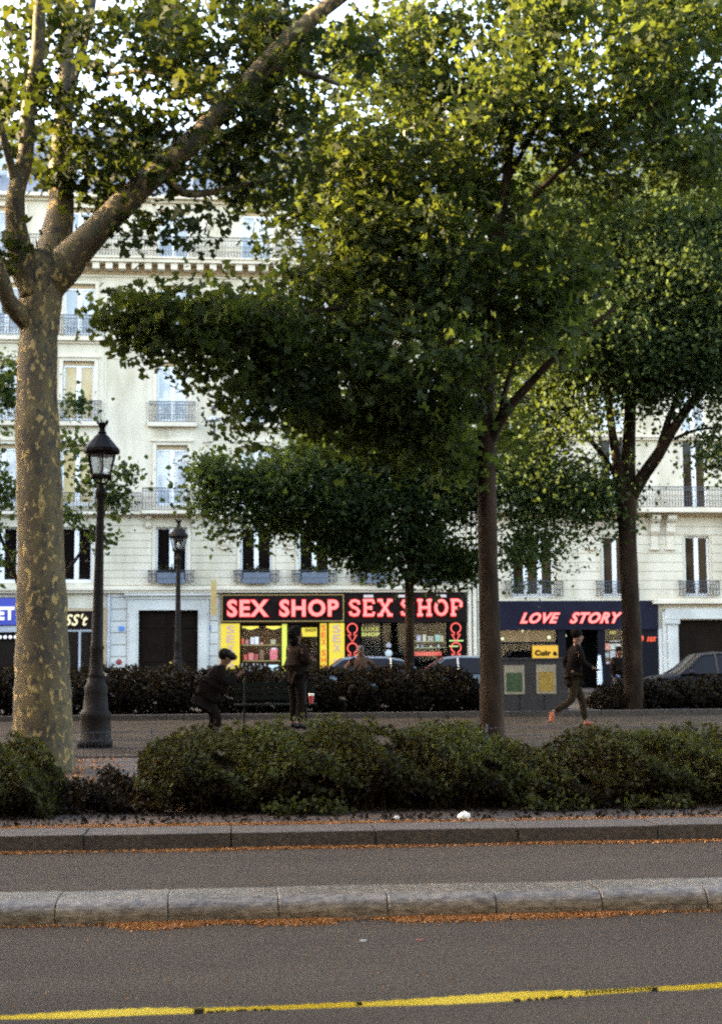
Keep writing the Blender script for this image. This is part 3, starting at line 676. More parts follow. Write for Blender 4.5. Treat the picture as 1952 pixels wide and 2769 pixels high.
MB().box(pX(1437), pX(1506), D - .06, D - .02, pz(1789), pz(1749)).build('panel', emat('orange_panel', (.75, .42, .03), .55), YS)
text_obj('lettering', 'Cuir a', pX(1443), pX(1503), pz(1777), pz(1761), D - .062, M_dark, YS, .06, 0, .02)
N3 = thing('neon_sign', (pX(1540), D - .14, pz(1670)), 'slanted pink neon LOVE STORY sign on the navy fascia', 'sign')
neon_text('LOVE', pX(1401, 1670), pX(1512, 1670), pz(1687, 1450), pz(1656, 1450), D - .13, N3, .06, .45)
neon_text('STORY', pX(1535, 1670), pX(1683, 1670), pz(1687, 1600), pz(1655, 1600), D - .13, N3, .06, .45)
RS = thing('neon_sign', (pX(1750), D - .1, pz(1733)), 'small slanted red neon word on the dark pillar right of the trunk', 'sign')
text_obj('lettering', 'sex', pX(1745), pX(1772), pz(1740), pz(1726), D - .07, M_redl, RS, .03, .4, .03)
MB().ball((pX(1731), D - .1, pz(1731)), (.09, .03, .12), 8).build('neon_heart', M_redl, RS)
# goods on display, one object each
def goods(kind, px0, py0, px1, py1, col, es, lab, grp, y=D + .3, shape='box'):
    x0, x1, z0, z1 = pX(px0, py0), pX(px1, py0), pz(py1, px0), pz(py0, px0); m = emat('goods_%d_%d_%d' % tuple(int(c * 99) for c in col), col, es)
    b = MB(); w2 = (x1 - x0)
    if shape == 'box': b.box(x0, x1, y, y + .12, z0, z1 - .02); b.box(x0 - .004, x1 + .004, y - .004, y + .124, z1 - .07, z1 - .0)
    elif shape == 'bottle': b.lathe((x0 + x1) / 2, y + .08, [(w2 / 2, z0), (w2 / 2, z0 + (z1 - z0) * .65), (w2 / 5, z0 + (z1 - z0) * .8), (w2 / 5, z1)], 10)
    elif shape == 'ball': b.ball(((x0 + x1) / 2, y + .05, (z0 + z1) / 2), (w2 / 2, .1, (z1 - z0) / 2), 10)
    o = b.build(kind, m); tag(o, lab, kind.replace('_', ' '), grp)
g1 = 'goods in the window between the yellow pillars'
o_ = ['first', 'second', 'third', 'fourth', 'fifth', 'sixth', 'seventh', 'eighth', 'ninth']
for i, (a, b, t, kd, col) in enumerate(((652, 660, 1725, 'bottle', (.85, .12, .08)), (664, 673, 1730, 'box', (.5, .22, .2)), (678, 688, 1723, 'box', (.8, .75, .75)), (690, 700, 1722, 'box', (.9, .92, 1)), (704, 712, 1737, 'box', (.7, .25, .2)), (733, 746, 1729, 'box', (.45, .42, .25)))):
    goods('product_box' if kd == 'box' else 'bottle', a, t, b, 1742, col, .75, '%s item from the left on the top shelf of the yellow framed window' % o_[i], g1, shape=kd)
for i, (a, b, t, kd, col) in enumerate(((660, 669, 1770, 'box', (.75, .12, .08)), (673, 686, 1766, 'box', (.85, .25, .22)), (688, 699, 1769, 'box', (.45, .1, .08)), (704, 714, 1758, 'box', (.25, .12, .05)), (731, 751, 1756, 'box', (.85, .2, .22)))):
    goods('product_box', a, t, b, 1785, col, .7, '%s item from the left on the middle shelf of the yellow framed window' % o_[i], g1, shape=kd)
goods('product_box', 735, 1752, 748, 1756, (.9, .8, .8), .8, 'small white box lying on the large pink box of the middle shelf', g1)
for i in range(7):
    a = 652 + i * 10.2; goods('white_bottle', a, 1794 + (i % 3), a + 8, 1815, (.6, .58, .66), .55 + .1 * (i % 2), '%s pale bottle from the left on the lowest shelf of the yellow framed window' % o_[i], g1, shape='bottle')
goods('product_box', 728, 1798, 753, 1815, (.72, .88, .95), .85, 'pale blue box at the right end of the lowest shelf of the yellow framed window', g1)
g2 = 'goods in the window of the dark shop'
for i, (a, b, t, col) in enumerate(((1130, 1140, 1718, (.5, .5, .65)), (1146, 1154, 1716, (.7, .65, .45)), (1160, 1174, 1720, (.45, .4, .3)), (1180, 1192, 1716, (.3, .6, .5)), (1194, 1202, 1719, (.45, .42, .25)))):
    goods('product_box', a, t, b, 1735, col, .55, '%s item from the left on the top shelf right of the small tree' % o_[i], g2)
for i, (a, b, t, col) in enumerate(((1131, 1135, 1743, (.6, .75, .75)), (1143, 1147, 1742, (.35, .45, .6)), (1164, 1172, 1745, (.6, .65, .5)), (1187, 1192, 1742, (.6, .75, .7)))):
    goods('bottle', a, t, b, 1752, col, .6, '%s bottle from the left on the lower shelf right of the small tree' % o_[i], g2, shape='bottle')
goods('white_globe', 1043, 1757, 1063, 1776, (.7, .78, .8), .7, 'round white globe in the dark shop window left of the small tree', g2, shape='ball')
goods('white_globe', 1046, 1737, 1060, 1750, (.5, .5, .58), .6, 'small pale figure above the white globe in the dark shop window', g2, shape='bottle')
g3 = 'goods in the right window of the navy shop'
for a, t, b, e, col, lab in ((1641, 1737, 1653, 1757, (.75, .28, .25), 'salmon pink box in the narrow right window of the navy shop'), (1655, 1733, 1681, 1739, (.8, .82, .75), 'long white box across the top of the narrow right window'), (1672, 1741, 1682, 1756, (.8, .85, .8), 'white box against the trunk edge in the narrow right window'), (1656, 1741, 1668, 1756, (.62, .7, .68), 'pale box in the middle of the narrow right window'), (1643, 1765, 1650, 1778, (.3, .42, .45), 'blue grey box low in the narrow right window'), (1655, 1760, 1668, 1779, (.4, .45, .5), 'grey box low in the middle of the narrow right window'), (1678, 1770, 1685, 1780, (.7, .65, .62), 'small cream box low right in the narrow right window'), (1645, 1790, 1651, 1798, (.6, .5, .65), 'tiny lilac box at the foot of the narrow right window'), (1655, 1706, 1670, 1714, (.5, .42, .08), 'olive box at the top of the narrow right window')):
    goods('product_box', a, t, b, e, col, .65, lab, g3)
# ------------------------------------------------------------------ planters on the first floor railings
def leaves_mesh(name, cen, size, tint, m, parent=None, spread=None, shape=6, jit=1.0, droop=.3):
    """many small leaf faces; cen (n,3)"""
    n = len(cen); ang = rng.uniform(0, 2 * math.pi, n)
    nrm = rng.normal(size=(n, 3)); nrm[:, 2] += .5; nrm /= np.linalg.norm(nrm, axis=1)[:, None]
    t = np.cross(nrm, rng.normal(size=(n, 3))); t[:, 2] -= droop; t -= nrm * (t * nrm).sum(1)[:, None]; t /= np.linalg.norm(t, axis=1)[:, None] + 1e-9
    b = np.cross(nrm, t); sz = size * rng.uniform(.45, 1.4, n)
    if shape == 6: o = [(0, -.5, 0), (.42, -.2, .08), (.33, .22, .06), (0, .62, -.10), (-.33, .22, .06), (-.42, -.2, .08)]
    elif shape == 7: o = [(0, -.45, 0), (.52, -.28, .05), (.17, .02, 0), (.42, .42, .05), (0, .68, -.08), (-.42, .42, .05), (-.17, .02, 0), (-.52, -.28, .05)]
    elif shape == 5: o = [(0, -.6, 0), (.16, -.1, .05), (0, .75, -.12), (-.16, -.1, .05)]
    else: o = [(0, -.5, 0), (.34, 0, .06), (0, .55, 0), (-.34, 0, .06)]
    k = len(o); V = np.empty((n, k, 3))
    for i, (a, c, d) in enumerate(o): V[:, i] = cen + (b * a + t * c + nrm * d) * sz[:, None]
    me = bpy.data.meshes.new(name); me.vertices.add(n * k); me.vertices.foreach_set('co', V.astype(np.float32).ravel())
    me.loops.add(n * k); me.loops.foreach_set('vertex_index', np.arange(n * k, dtype=np.int32))
    me.polygons.add(n); me.polygons.foreach_set('loop_start', np.arange(0, n * k, k, dtype=np.int32)); me.polygons.foreach_set('loop_total', np.full(n, k, dtype=np.int32))
    me.update(calc_edges=True)
    at = me.attributes.new('tint', 'FLOAT', 'FACE'); at.data.foreach_set('value', np.clip(tint, 0, 1).astype(np.float32))
    me.materials.append(m)
    return link(name, me, parent)
for i, c in enumerate((3, 4, 5, 6, 7)):
    cx = cols[c]; z = rows[0][0]; nm = ['leftmost, behind the small street lamp', 'second from the left', 'third from the left', 'fourth from the left', 'rightmost of the five'][i]
    t = thing('window_box', (cx, D - .2, z), 'blue grey window box of the lowest windows, ' + nm, 'window box', 'window boxes on the lowest row of windows')
    b = MB(); b.box(cx - .5, cx + .5, D - .36, D - .16, z - .06, z + .12); b.box(cx - .5, cx + .5, D - .36, D - .16, z + .15, z + .36); b.box(cx - .48, cx + .48, D - .34, D - .18, z + .1, z + .2)
    b.build('trough', mat('blue_grey_trough', (.085, .105, .14), .6, (.115, .135, .175), 6), t)
    n = 260; cc = np.stack([rng.normal(cx + rng.uniform(-.1, .15), .22, n), rng.normal(D - .25, .07, n), z + .38 + np.abs(rng.normal(0, .11, n))], 1)
    leaves_mesh('plant', cc, .07, rng.uniform(0, 1, n), M_hedge, t)
    for sg in (-1, 1): railing(t, cx + sg * .7 - .16, cx + sg * .7 + .16, z + .02, z + .45, D - .3, .28, sp=.08)
    MB().box(cx - .86, cx + .86, D - .32, D - .29, z + .42, z + .45).build('rail', M_iron, t)
# bracket lamp hung high on the facade
WL = thing('wall_lamp', (PS(478, 950, D).x, D, PS(478, 950, D).z), 'hooded lamp on a bracket high on the stone wall between windows', 'lamp')
cx, cz = PS(478, 948, D).x, PS(478, 948, D).z
MB().lathe(cx, D - .7, [(.03, cz + .16), (.10, cz + .12), (.30, cz + .02), (.32, cz - .04), (.16, cz - .06)], 14).build('shade', M_zinc, WL)
MB().ball((cx + .03, D - .7, cz + .48), .09, 8).build('cap', M_iron, WL)
MB().tube([(cx + .03, D - .7, cz + .44), (cx + .03, D - .7, cz + .1)], .02, 6).tube([(cx + .06, D - .66, cz - .05), (cx + .06, D - .6, cz - .7), (cx + .02, D - .3, cz - .78), (cx - .4, D - .03, cz - .8)], [.05, .05, .02, .015], 7).build('bracket', M_iron, WL)
# ------------------------------------------------------------------ street lamps
def street_lamp(label, n=1.0):
    """Parisian lamp, 5.3 m tall, built at the origin"""
    t = thing('street_lamp', (0, 0, 0), label, 'street lamp', 'cast iron street lamps')
    pb = [(.30, 0), (.30, .12), (.27, .16), (.25, .5), (.27, .56), (.21, .62), (.19, .9), (.20, 1.0), (.16, 1.06), (.15, 1.15)]
    MB().lathe(0, 0, pb, 12).build('base', M_black, t, True)
    pp_ = [(.125, 1.13), (.135, 1.2), (.115, 1.25), (.105, 1.6), (.12, 1.64), (.10, 1.7), (.078, 3.0), (.066, 3.9), (.062, 4.15), (.085, 4.2), (.10, 4.25), (.085, 4.3), (.06, 4.33), (.055, 4.38), (.075, 4.42)]
    MB().lathe(0, 0, pp_, 14).build('post', M_black, t, True)
    f = MB()
    for k_ in range(6):
        a = k_ * math.pi / 3 + .3; f.tube([(.06 * math.cos(a), .06 * math.sin(a), 4.4), (.13 * math.cos(a), .13 * math.sin(a), 4.47), (.165 * math.cos(a), .165 * math.sin(a), 4.51)], .013, 5)
        f.tube([(.165 * math.cos(a), .165 * math.sin(a), 4.51), (.25 * math.cos(a), .25 * math.sin(a), 4.90)], .014, 5)
        f.ball((.18 * math.cos(a), .18 * math.sin(a), 4.5), .022, 6)
        f.ball((.265 * math.cos(a), .265 * math.sin(a), 4.98), .03, 6)
    f.lathe(0, 0, [(.175, 4.50), (.185, 4.52), (.185, 4.55), (.17, 4.56)], 6, 0, .3)
    f.lathe(0, 0, [(.26, 4.88), (.275, 4.90), (.275, 4.925), (.25, 4.93)], 6, 0, .3)
    f.build('lantern_frame', M_black, t)
    g = MB(); g.lathe(0, 0, [(.16, 4.55), (.24, 4.89)], 6, 0, .3); g.build('lantern_glass', M_lampg, t)
    MB().ball((0, 0, 4.68), (.05, .05, .1), 8).build('bulb', mat('frosted_bulb', (.7, .7, .65), .4), t)
    MB().lathe(0, 0, [(.30, 4.92), (.31, 4.95), (.30, 5.0), (.28, 5.02), (.21, 5.10), (.11, 5.22), (.07, 5.25), (.075, 5.28), (.05, 5.31), (.05, 5.34)], 12, 0, .3).build('lantern_roof', M_black, t)
    c_ = MB(); c_.lathe(0, 0, [(.04, 5.33), (.06, 5.37), (.085, 5.43), (.075, 5.44), (.03, 5.36)], 10)
    for k_ in range(6):
        a = k_ * math.pi / 3; c_.tube([(.075 * math.cos(a), .075 * math.sin(a), 5.42), (.105 * math.cos(a), .105 * math.sin(a), 5.49)], [.022, .008], 5)
    c_.build('crown_finial', M_black, t)
    return t
def scale_tree(t, s): t.scale = (s, s, s)
l1 = street_lamp('tall black cast iron street lamp standing beside the mottled plane trunk')
g1_ = G(250, 2022, ZM); l1.location = (P(250, 2022, g1_.y).x, g1_.y, ZM); tl = P(272, 1135, g1_.y).z
l1.location.x = P(262, 1600, g1_.y).x; scale_tree(l1, (tl - ZM) / 5.49)
l1.rotation_euler = (0, rad(.7), .4)
l2 = copy_tree(l1); l2['label'] = 'smaller street lamp farther off, standing before the carriage door'
yl = 50.2; l2.location = (P(482, 1600, yl).x, yl, 0); scale_tree(l2, (P(486, 1404, yl).z) / 5.49); l2.rotation_euler = (0, rad(.1), .9)
# ------------------------------------------------------------------ hedges
def hedge(name, label, x0, x1, y0, y1, z0, topf, n, size, m, stems=60, shape=4, skirt=.0, stemm=None, grp='leafy hedges of the planting beds', tilt=0):
    t = thing(name, ((x0 + x1) / 2, (y0 + y1) / 2, z0), label, 'hedge', grp)
    X = rng.uniform(x0, x1, n); u = rng.uniform(-1, 1, n); Y = (y0 + y1) / 2 + u * (y1 - y0) / 2
    low_front = z0 < .2
    tz = np.array([topf(a) for a in X]); v = rng.uniform(0, 1, n) ** .62
    hh = (tz - z0) * (1 - (.45 if low_front else .22) * np.abs(np.minimum(u, 0)) ** 2.2 - .15 * np.maximum(u, 0) ** 2) * (1 - .28 * np.clip((np.maximum(x0 + .8 - X, X - x1 + .8)) / .8, 0, 1) ** 2)
    lump = .07 * np.sin(X * 7.3 + Y * 4) + .05 * np.sin(X * 17 + 1.3 + Y * 9)
    Z = z0 + v * (hh + lump * 1.4) + rng.normal(0, .025, n)
    low = v < .35; Y = np.where(low, (y0 + y1) / 2 + (Y - (y0 + y1) / 2) * .8, Y)
    keep = (rng.uniform(0, 1, n) < .35 + .65 * np.clip((v + skirt) / .42, 0, 1)) & (np.sin(X * 5.1 + Z * 9) * np.sin(X * 2.3 - Z * 6 + 2) < .80)
    cc = np.stack([X, Y, Z], 1)[keep]; vv = v[keep]
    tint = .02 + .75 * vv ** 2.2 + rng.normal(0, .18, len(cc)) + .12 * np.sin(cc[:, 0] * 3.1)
    leaves_mesh('foliage', cc, size, tint, m, t, shape=shape)
    s = MB()
    for i in range(stems):
        x = random.uniform(x0 + .1, x1 - .1); y = random.uniform(y0 + .15, y1 - .15); hgt = (topf(x) - z0) * random.uniform(.6, .92)
        s.tube([(x, y, z0 - .05), (x + random.uniform(-.06, .06), y, z0 + hgt * .5), (x + random.uniform(-.14, .14), y + random.uniform(-.1, .1), z0 + hgt)], [.011, .008, .004], 4)
    st = s.build('stems', stemm or M_stem, t); st['kind'] = 'stuff'
    return t
YH = 15.0
def xh(x): return PS(x, 1650, YH).x
def prof_f(pts):            # (1619-scale x, y) profile of the hedge top -> height function at depth YH
    xs = [xh(a) for a, b in pts]; zs = [PS(a, b, YH).z - .085 for a, b in pts]
    return lambda x: float(np.interp(x, xs, zs)) + .03 * math.sin(x * 5.7) + .025 * math.sin(x * 13.1 + 1)
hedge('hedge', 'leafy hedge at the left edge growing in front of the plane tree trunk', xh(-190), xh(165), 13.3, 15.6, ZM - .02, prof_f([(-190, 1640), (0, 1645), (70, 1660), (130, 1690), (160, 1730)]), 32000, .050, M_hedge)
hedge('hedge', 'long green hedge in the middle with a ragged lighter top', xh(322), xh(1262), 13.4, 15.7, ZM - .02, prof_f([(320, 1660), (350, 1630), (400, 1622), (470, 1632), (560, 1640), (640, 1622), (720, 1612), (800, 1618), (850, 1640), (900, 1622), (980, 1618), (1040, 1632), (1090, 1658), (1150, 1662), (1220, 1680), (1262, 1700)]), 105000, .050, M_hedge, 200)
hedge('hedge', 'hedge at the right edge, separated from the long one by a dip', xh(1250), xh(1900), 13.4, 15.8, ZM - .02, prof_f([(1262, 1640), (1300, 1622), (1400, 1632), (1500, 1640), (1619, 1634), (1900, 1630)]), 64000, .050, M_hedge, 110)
hedge('undergrowth', 'low dark undergrowth behind the gap between the left and long hedges', xh(150), xh(330), 13.6, 15.2, ZM - .02, lambda x: .30 + .04 * math.sin(x * 9), 8000, .05, M_hedged, 25, grp='low undergrowth')
for i, (a, b) in enumerate(((-100, 420), (700, 860))): pass
YF = 32.3
def xf(px): return P(px, 1850, YF).x
def ff(pts):
    xs = [P(a, 1850, YF).x for a, b in pts]; zs = [P(a, b, YF).z for a, b in pts]
    return lambda x: float(np.interp(x, xs, zs)) + .03 * math.sin(x * 4.1) + .02 * math.sin(x * 11)
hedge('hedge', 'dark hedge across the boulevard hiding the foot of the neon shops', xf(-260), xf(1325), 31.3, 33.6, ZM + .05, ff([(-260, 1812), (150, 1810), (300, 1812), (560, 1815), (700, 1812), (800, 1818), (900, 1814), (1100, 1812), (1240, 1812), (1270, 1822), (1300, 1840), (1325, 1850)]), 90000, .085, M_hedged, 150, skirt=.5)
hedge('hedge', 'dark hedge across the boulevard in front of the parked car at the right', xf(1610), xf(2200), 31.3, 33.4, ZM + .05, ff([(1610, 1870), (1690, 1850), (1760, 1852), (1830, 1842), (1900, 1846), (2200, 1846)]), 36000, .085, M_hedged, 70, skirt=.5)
# ------------------------------------------------------------------ trees
class Tree:
    def __init__(s, label, Y, bark, leafm, base, name='tree', grp='trees of the boulevard'):
        s.Y = Y; s.bark = bark; s.leafm = leafm; s.root = thing(name, base, label, 'tree', grp); s.N = []; s.R = []; s.main = MB(); s.twig = MB()
    def limb(s, pts, n=12, trunk=False):          # pts: (x1619, y1619, dY, width1619)
        sc = s_ / F
        P3 = [PS(a, b, s.Y + c) for a, b, c, d_ in pts]; R = [d_ * sc * (s.Y + c) / 2 for a, b, c, d_ in pts]
        pp_, rr_ = [], []                          # catmull-rom resample
        for i in range(len(P3) - 1):
            p0 = P3[max(i - 1, 0)]; p1 = P3[i]; p2 = P3[i + 1]; p3 = P3[min(i + 2, len(P3) - 1)]
            for j in range(4):
                t = j / 4; pp_.append(.5 * ((2 * p1) + (p2 - p0) * t + (2 * p0 - 5 * p1 + 4 * p2 - p3) * t * t + (3 * p1 - p0 - 3 * p2 + p3) * t ** 3)); rr_.append(R[i] * (1 - t) + R[i + 1] * t)
        pp_.append(P3[-1]); rr_.append(R[-1])
        rr_ = [r * (1 + random.uniform(-.035, .035)) for r in rr_]
        s.main.tube(pp_, rr_, n); 
        for p, r in zip(pp_, rr_): s.N.append(p); s.R.append(r)
        return s
    def crown(s, blobs, per, size, sig=.34, zs=.8, shape=6, twigs=True, droop=.3, tintf=None, sm=1.0, thin=1.0, thin2=1.0, clear=None):
        CC = []
        for (x, y, rx, ry, dy, rd, n) in blobs:
            if y < 420: n = int(n * thin)
            elif y < 900: n = int(n * thin2)
            for _ in range(n):
                while True:
                    v = Vector((random.uniform(-1, 1), random.uniform(-1, 1), random.uniform(-1, 1)))
                    if v.length < 1: break
                if random.random() < .16: v = v.normalized() * random.uniform(1.0, 1.3); v.z -= .12
                ax, ay, ad = x + rx * v.x, y + ry * v.z, dy + rd * v.y
                if clear and clear[0] < ax < clear[1] and clear[2] < ay < clear[3] and ad < .6: ad = random.uniform(.7, 1.8)
                CC.append(PS(ax, ay, s.Y + ad))
        N = np.array([tuple(p) for p in s.N]); R = list(s.R)
        d0 = [np.min(np.linalg.norm(N - np.array(c), axis=1)) for c in CC]; order = np.argsort(d0)
        Nl = [tuple(p) for p in s.N]; L = []; T = []
        for oi in order:
            c = CC[oi]; A = np.array(Nl); dd = A - np.array(c); cost = np.linalg.norm(dd, axis=1) + .4 * np.maximum(dd[:, 2], 0); k_ = int(np.argmin(cost))
            p = Vector(Nl[k_]); v = Vector(c) - p; ln = v.length
            if ln > .1:
                r_ = min(R[k_] * .7, .006 + .010 * ln) * sm; ns = max(2, int(ln / .3)); pts = []
                off = Vector((random.uniform(-1, 1), random.uniform(-1, 1), random.uniform(-.2, .9))) * ln * .12
                for j in range(ns + 1):
                    t = j / ns; pts.append(p + v * t + off * math.sin(math.pi * t))
                rs = [r_ * (1 - .7 * j / ns) for j in range(ns + 1)]
                s.twig.tube(pts, rs, 5)
                for j in range(1, ns + 1): Nl.append(tuple(pts[j])); R.append(rs[j])
            m_ = int(per * random.uniform(.5, 1.4)); ct = random.gauss(.45, .16); sg = sig * random.uniform(.7, 1.25)
            g = rng.normal(size=(m_, 3)) * np.array([sg, sg, sg * zs]); 
            L.append(np.array(c) + g); T.append(ct + rng.normal(0, .13, m_))
        L = np.concatenate(L); T = np.concatenate(T)
        if tintf is not None: T = T + tintf(L)
        s.crownob = leaves_mesh('crown', L, size, T, s.leafm, s.root, shape=shape, droop=droop)
        return s
    def done(s):
        t = s.main.build('trunk', s.bark, s.root, True)
        if s.twig.v:
            b = s.twig.build('branches', s.bark, s.root, True); b['kind'] = 'stuff'
        return s.root
# the big mottled plane at the left
YA = 18.5
tA = Tree('large plane tree with mottled tan and olive bark at the left', YA, M_barka, M_leafA, (PS(95, 1650, YA).x, YA, ZM), 'plane_tree')
tA.limb([(96, 1735, 0, 150), (97, 1650, 0, 127), (96, 1550, 0, 121), (95, 1400, 0, 113), (92, 1200, 0, 102), (88, 1050, 0, 97), (84, 950, 0, 97), (84, 860, 0, 88), (86, 780, 0, 84), (90, 720, 0, 88), (92, 660, 0, 100), (94, 610, 0, 112), (96, 570, 0, 90)], 20)
tA.limb([(78, 660, -.1, 62), (52, 590, -.2, 66), (38, 520, -.4, 50), (36, 440, -.6, 42), (58, 350, -.7, 36), (66, 240, -.8, 33), (85, 120, -1, 31), (92, -60, -1.2, 28)])
tA.limb([(100, 620, .1, 86), (125, 540, .3, 72), (138, 460, .5, 60), (135, 400, .6, 52), (142, 300, .8, 44), (148, 180, 1.0, 38), (152, 60, 1.2, 34), (160, -60, 1.4, 30)])
tA.limb([(108, 650, 0, 70), (150, 590, -.1, 84), (205, 530, -.2, 66), (270, 465, -.3, 60), (350, 388, -.4, 56), (430, 320, -.5, 52), (500, 245, -.6, 48), (580, 160, -.8, 44), (650, 85, -1, 40), (720, 25, -1.1, 36), (860, -80, -1.3, 30)])
tA.limb([(75, 740, 0, 40), (45, 705, -.2, 44), (18, 670, -.4, 38), (0, 610, -.6, 36), (-30, 520, -.8, 30), (-60, 380, -1, 24)])
tA.limb([(148, 230, .9, 24), (190, 90, 1.1, 22), (215, -40, 1.2, 18)])
tA.limb([(360, 385, -.4, 22), (410, 432, -.1, 20), (480, 430, .2, 17), (560, 412, .5, 14), (640, 400, .8, 10)], 8)
tA.limb([(40, 430, -.6, 22), (15, 330, -.9, 18), (-25, 200, -1.2, 16), (-60, 100, -1.4, 12)], 8)
tA.limb([(500, 250, -.6, 20), (430, 190, -.3, 16), (330, 160, 0, 13), (230, 170, .3, 9)], 8)
tA.limb([(590, 150, -.8, 18), (680, 160, -.5, 14), (760, 190, -.2, 10)], 8)
tA.crown([(210, 110, 300, 190, 0, 1.8, 64), (470, 160, 230, 170, 0, 1.8, 56), (60, 330, 130, 120, -.3, 1.4, 20), (330, 330, 170, 110, .2, 1.5, 34), (620, 300, 150, 160, .4, 1.6, 34), (200, 420, 110, 60, .5, 1.2, 12), (680, 80, 170, 130, 0, 1.6, 26), (350, 520, 90, 40, -.6, .6, 4), (430, 480, 60, 40, -.5, .5, 4), (20, 590, 30, 40, -.5, .4, 3), (400, 20, 380, 60, 0, 1.5, 30), (500, 400, 90, 60, .3, .8, 10)], 58, .12, .22, .75, 7, thin=.56, thin2=.6)
tA.done()
# tall dark tree in the middle
YB = 22.0
tB = Tree('tall dark trunked tree in the middle with the biggest crown', YB, M_barkb, M_leafB, (PS(1102, 1660, YB).x, YB, ZM))
tB.limb([(1104, 1672, 0, 74), (1103, 1640, 0, 58), (1101, 1560, 0, 52), (1099, 1450, 0, 49), (1095, 1300, 0, 45), (1092, 1150, 0, 43), (1090, 1000, 0, 41), (1090, 880, 0, 38), (1096, 760, 0, 34), (1103, 640, 0, 30), (1107, 540, 0, 27), (1125, 470, 0, 24), (1135, 400, .2, 20), (1150, 260, .4, 15), (1160, 100, .5, 12), (1165, -60, .6, 10)], 14)
tB.limb([(1095, 1000, 0, 26), (1112, 960, -.1, 27), (1140, 915, -.3, 24), (1180, 870, -.5, 20), (1225, 820, -.7, 17), (1290, 760, -.9, 12), (1380, 690, -1.1, 8)], 9)
tB.limb([(1120, 950, -.2, 16), (1132, 880, -.2, 13), (1150, 820, -.1, 11), (1180, 740, .2, 8)], 8)
tB.limb([(1090, 900, 0, 24), (1030, 800, -.4, 20), (940, 720, -.9, 16), (820, 690, -1.3, 13), (680, 700, -1.7, 10), (520, 720, -2.1, 8), (380, 715, -2.4, 5)], 9)
tB.limb([(1103, 640, 0, 18), (1040, 540, .3, 15), (960, 440, .5, 12), (860, 330, .6, 10), (760, 240, .7, 7)], 8)
tB.limb([(1107, 560, 0, 16), (1170, 470, -.3, 13), (1260, 380, -.6, 11), (1380, 290, -.8, 9), (1520, 200, -1, 7)], 8)
tB.limb([(1140, 380, .2, 12), (1110, 250, .4, 9), (1060, 120, .5, 7), (1000, 0, .6, 5)], 8)
tB.limb([(1140, 400, .2, 12), (1230, 240, .3, 10), (1340, 100, .2, 8), (1450, -20, .2, 6)], 8)
tB.crown([(760, 480, 200, 150, 0, 1.8, 60), (860, 640, 240, 130, -.3, 1.8, 80), (640, 730, 190, 75, -1.3, 1.1, 46), (420, 725, 150, 45, -2.1, .7, 24), (330, 705, 70, 26, -2.3, .5, 9), (560, 840, 90, 70, -1.5, .7, 12), (465, 810, 110, 40, -1.9, .6, 9), (780, 850, 160, 110, -.6, 1.4, 44), (1000, 760, 180, 170, -.5, 1.8, 66), (1000, 560, 220, 160, 0, 2, 60), (900, 330, 240, 150, .3, 2, 60), (1150, 330, 240, 160, .3, 2, 40), (1000, 120, 260, 150, .4, 2, 54), (1330, 150, 250, 170, 0, 2.2, 62), (1540, 110, 160, 160, 0, 2, 44), (1450, 330, 230, 110, -.4, 2, 44), (1230, 560, 170, 130, -.5, 1.6, 34), (1200, 740, 120, 90, -.6, 1.4, 22), (780, 180, 120, 110, .5, 1.6, 16), (1010, 970, 120, 90, -.2, 1.0, 22), (860, 940, 150, 50, -.3, 1, 16), (700, 900, 70, 40, -1.2, .5, 6), (550, 920, 22, 30, -1.5, .3, 3), (1340, -10, 300, 60, 0, 2, 30)], 100, .120, .27, .8, 7, thin=.74, thin2=.58, clear=(1070, 1145, 430, 1010))
tB.done()
# small tree before the dark shop
YC = 33.0
tC = Tree('small slender tree standing before the second neon sign', YC, M_barkb, M_leafC, (PS(917, 1600, YC).x, YC, ZM + .07))
tC.limb([(917, 1600, 0, 26), (917, 1500, 0, 23), (919, 1400, 0, 22), (918, 1310, 0, 21), (925, 1230, 0, 17), (928, 1130, 0, 13), (925, 1000, 0, 8)], 10)
tC.limb([(918, 1310, 0, 14), (898, 1275, -.1, 12), (870, 1240, -.3, 10), (800, 1180, -.8, 8), (690, 1120, -1.2, 6), (560, 1080, -1.6, 4)], 8)
tC.limb([(925, 1240, 0, 12), (970, 1170, .4, 9), (1030, 1100, .8, 6)], 8)
tC.limb([(926, 1180, 0, 10), (870, 1080, .4, 8), (800, 990, .6, 5)], 8)
tC.crown([(560, 1080, 100, 38, -1.4, .8, 16), (470, 1060, 45, 24, -1.6, .5, 6), (700, 1080, 130, 70, -.8, 1.4, 46), (850, 1080, 150, 120, 0, 1.8, 66), (980, 1080, 110, 120, .3, 1.7, 48), (840, 1220, 130, 60, 0, 1.3, 26), (960, 1230, 90, 70, .2, 1.2, 22), (740, 1180, 90, 40, -.5, 1, 12), (470, 1130, 60, 22, -1.4, .4, 5), (1040, 1255, 30, 40, .3, .5, 6), (800, 960, 140, 50, .3, 1.4, 24), (635, 1170, 60, 24, -1, .5, 5), (780, 1010, 110, 50, .2, 1, 10), (560, 1170, 60, 20, -1.4, .4, 4)], 135, .11, .31, .75, 6)
tC.done()
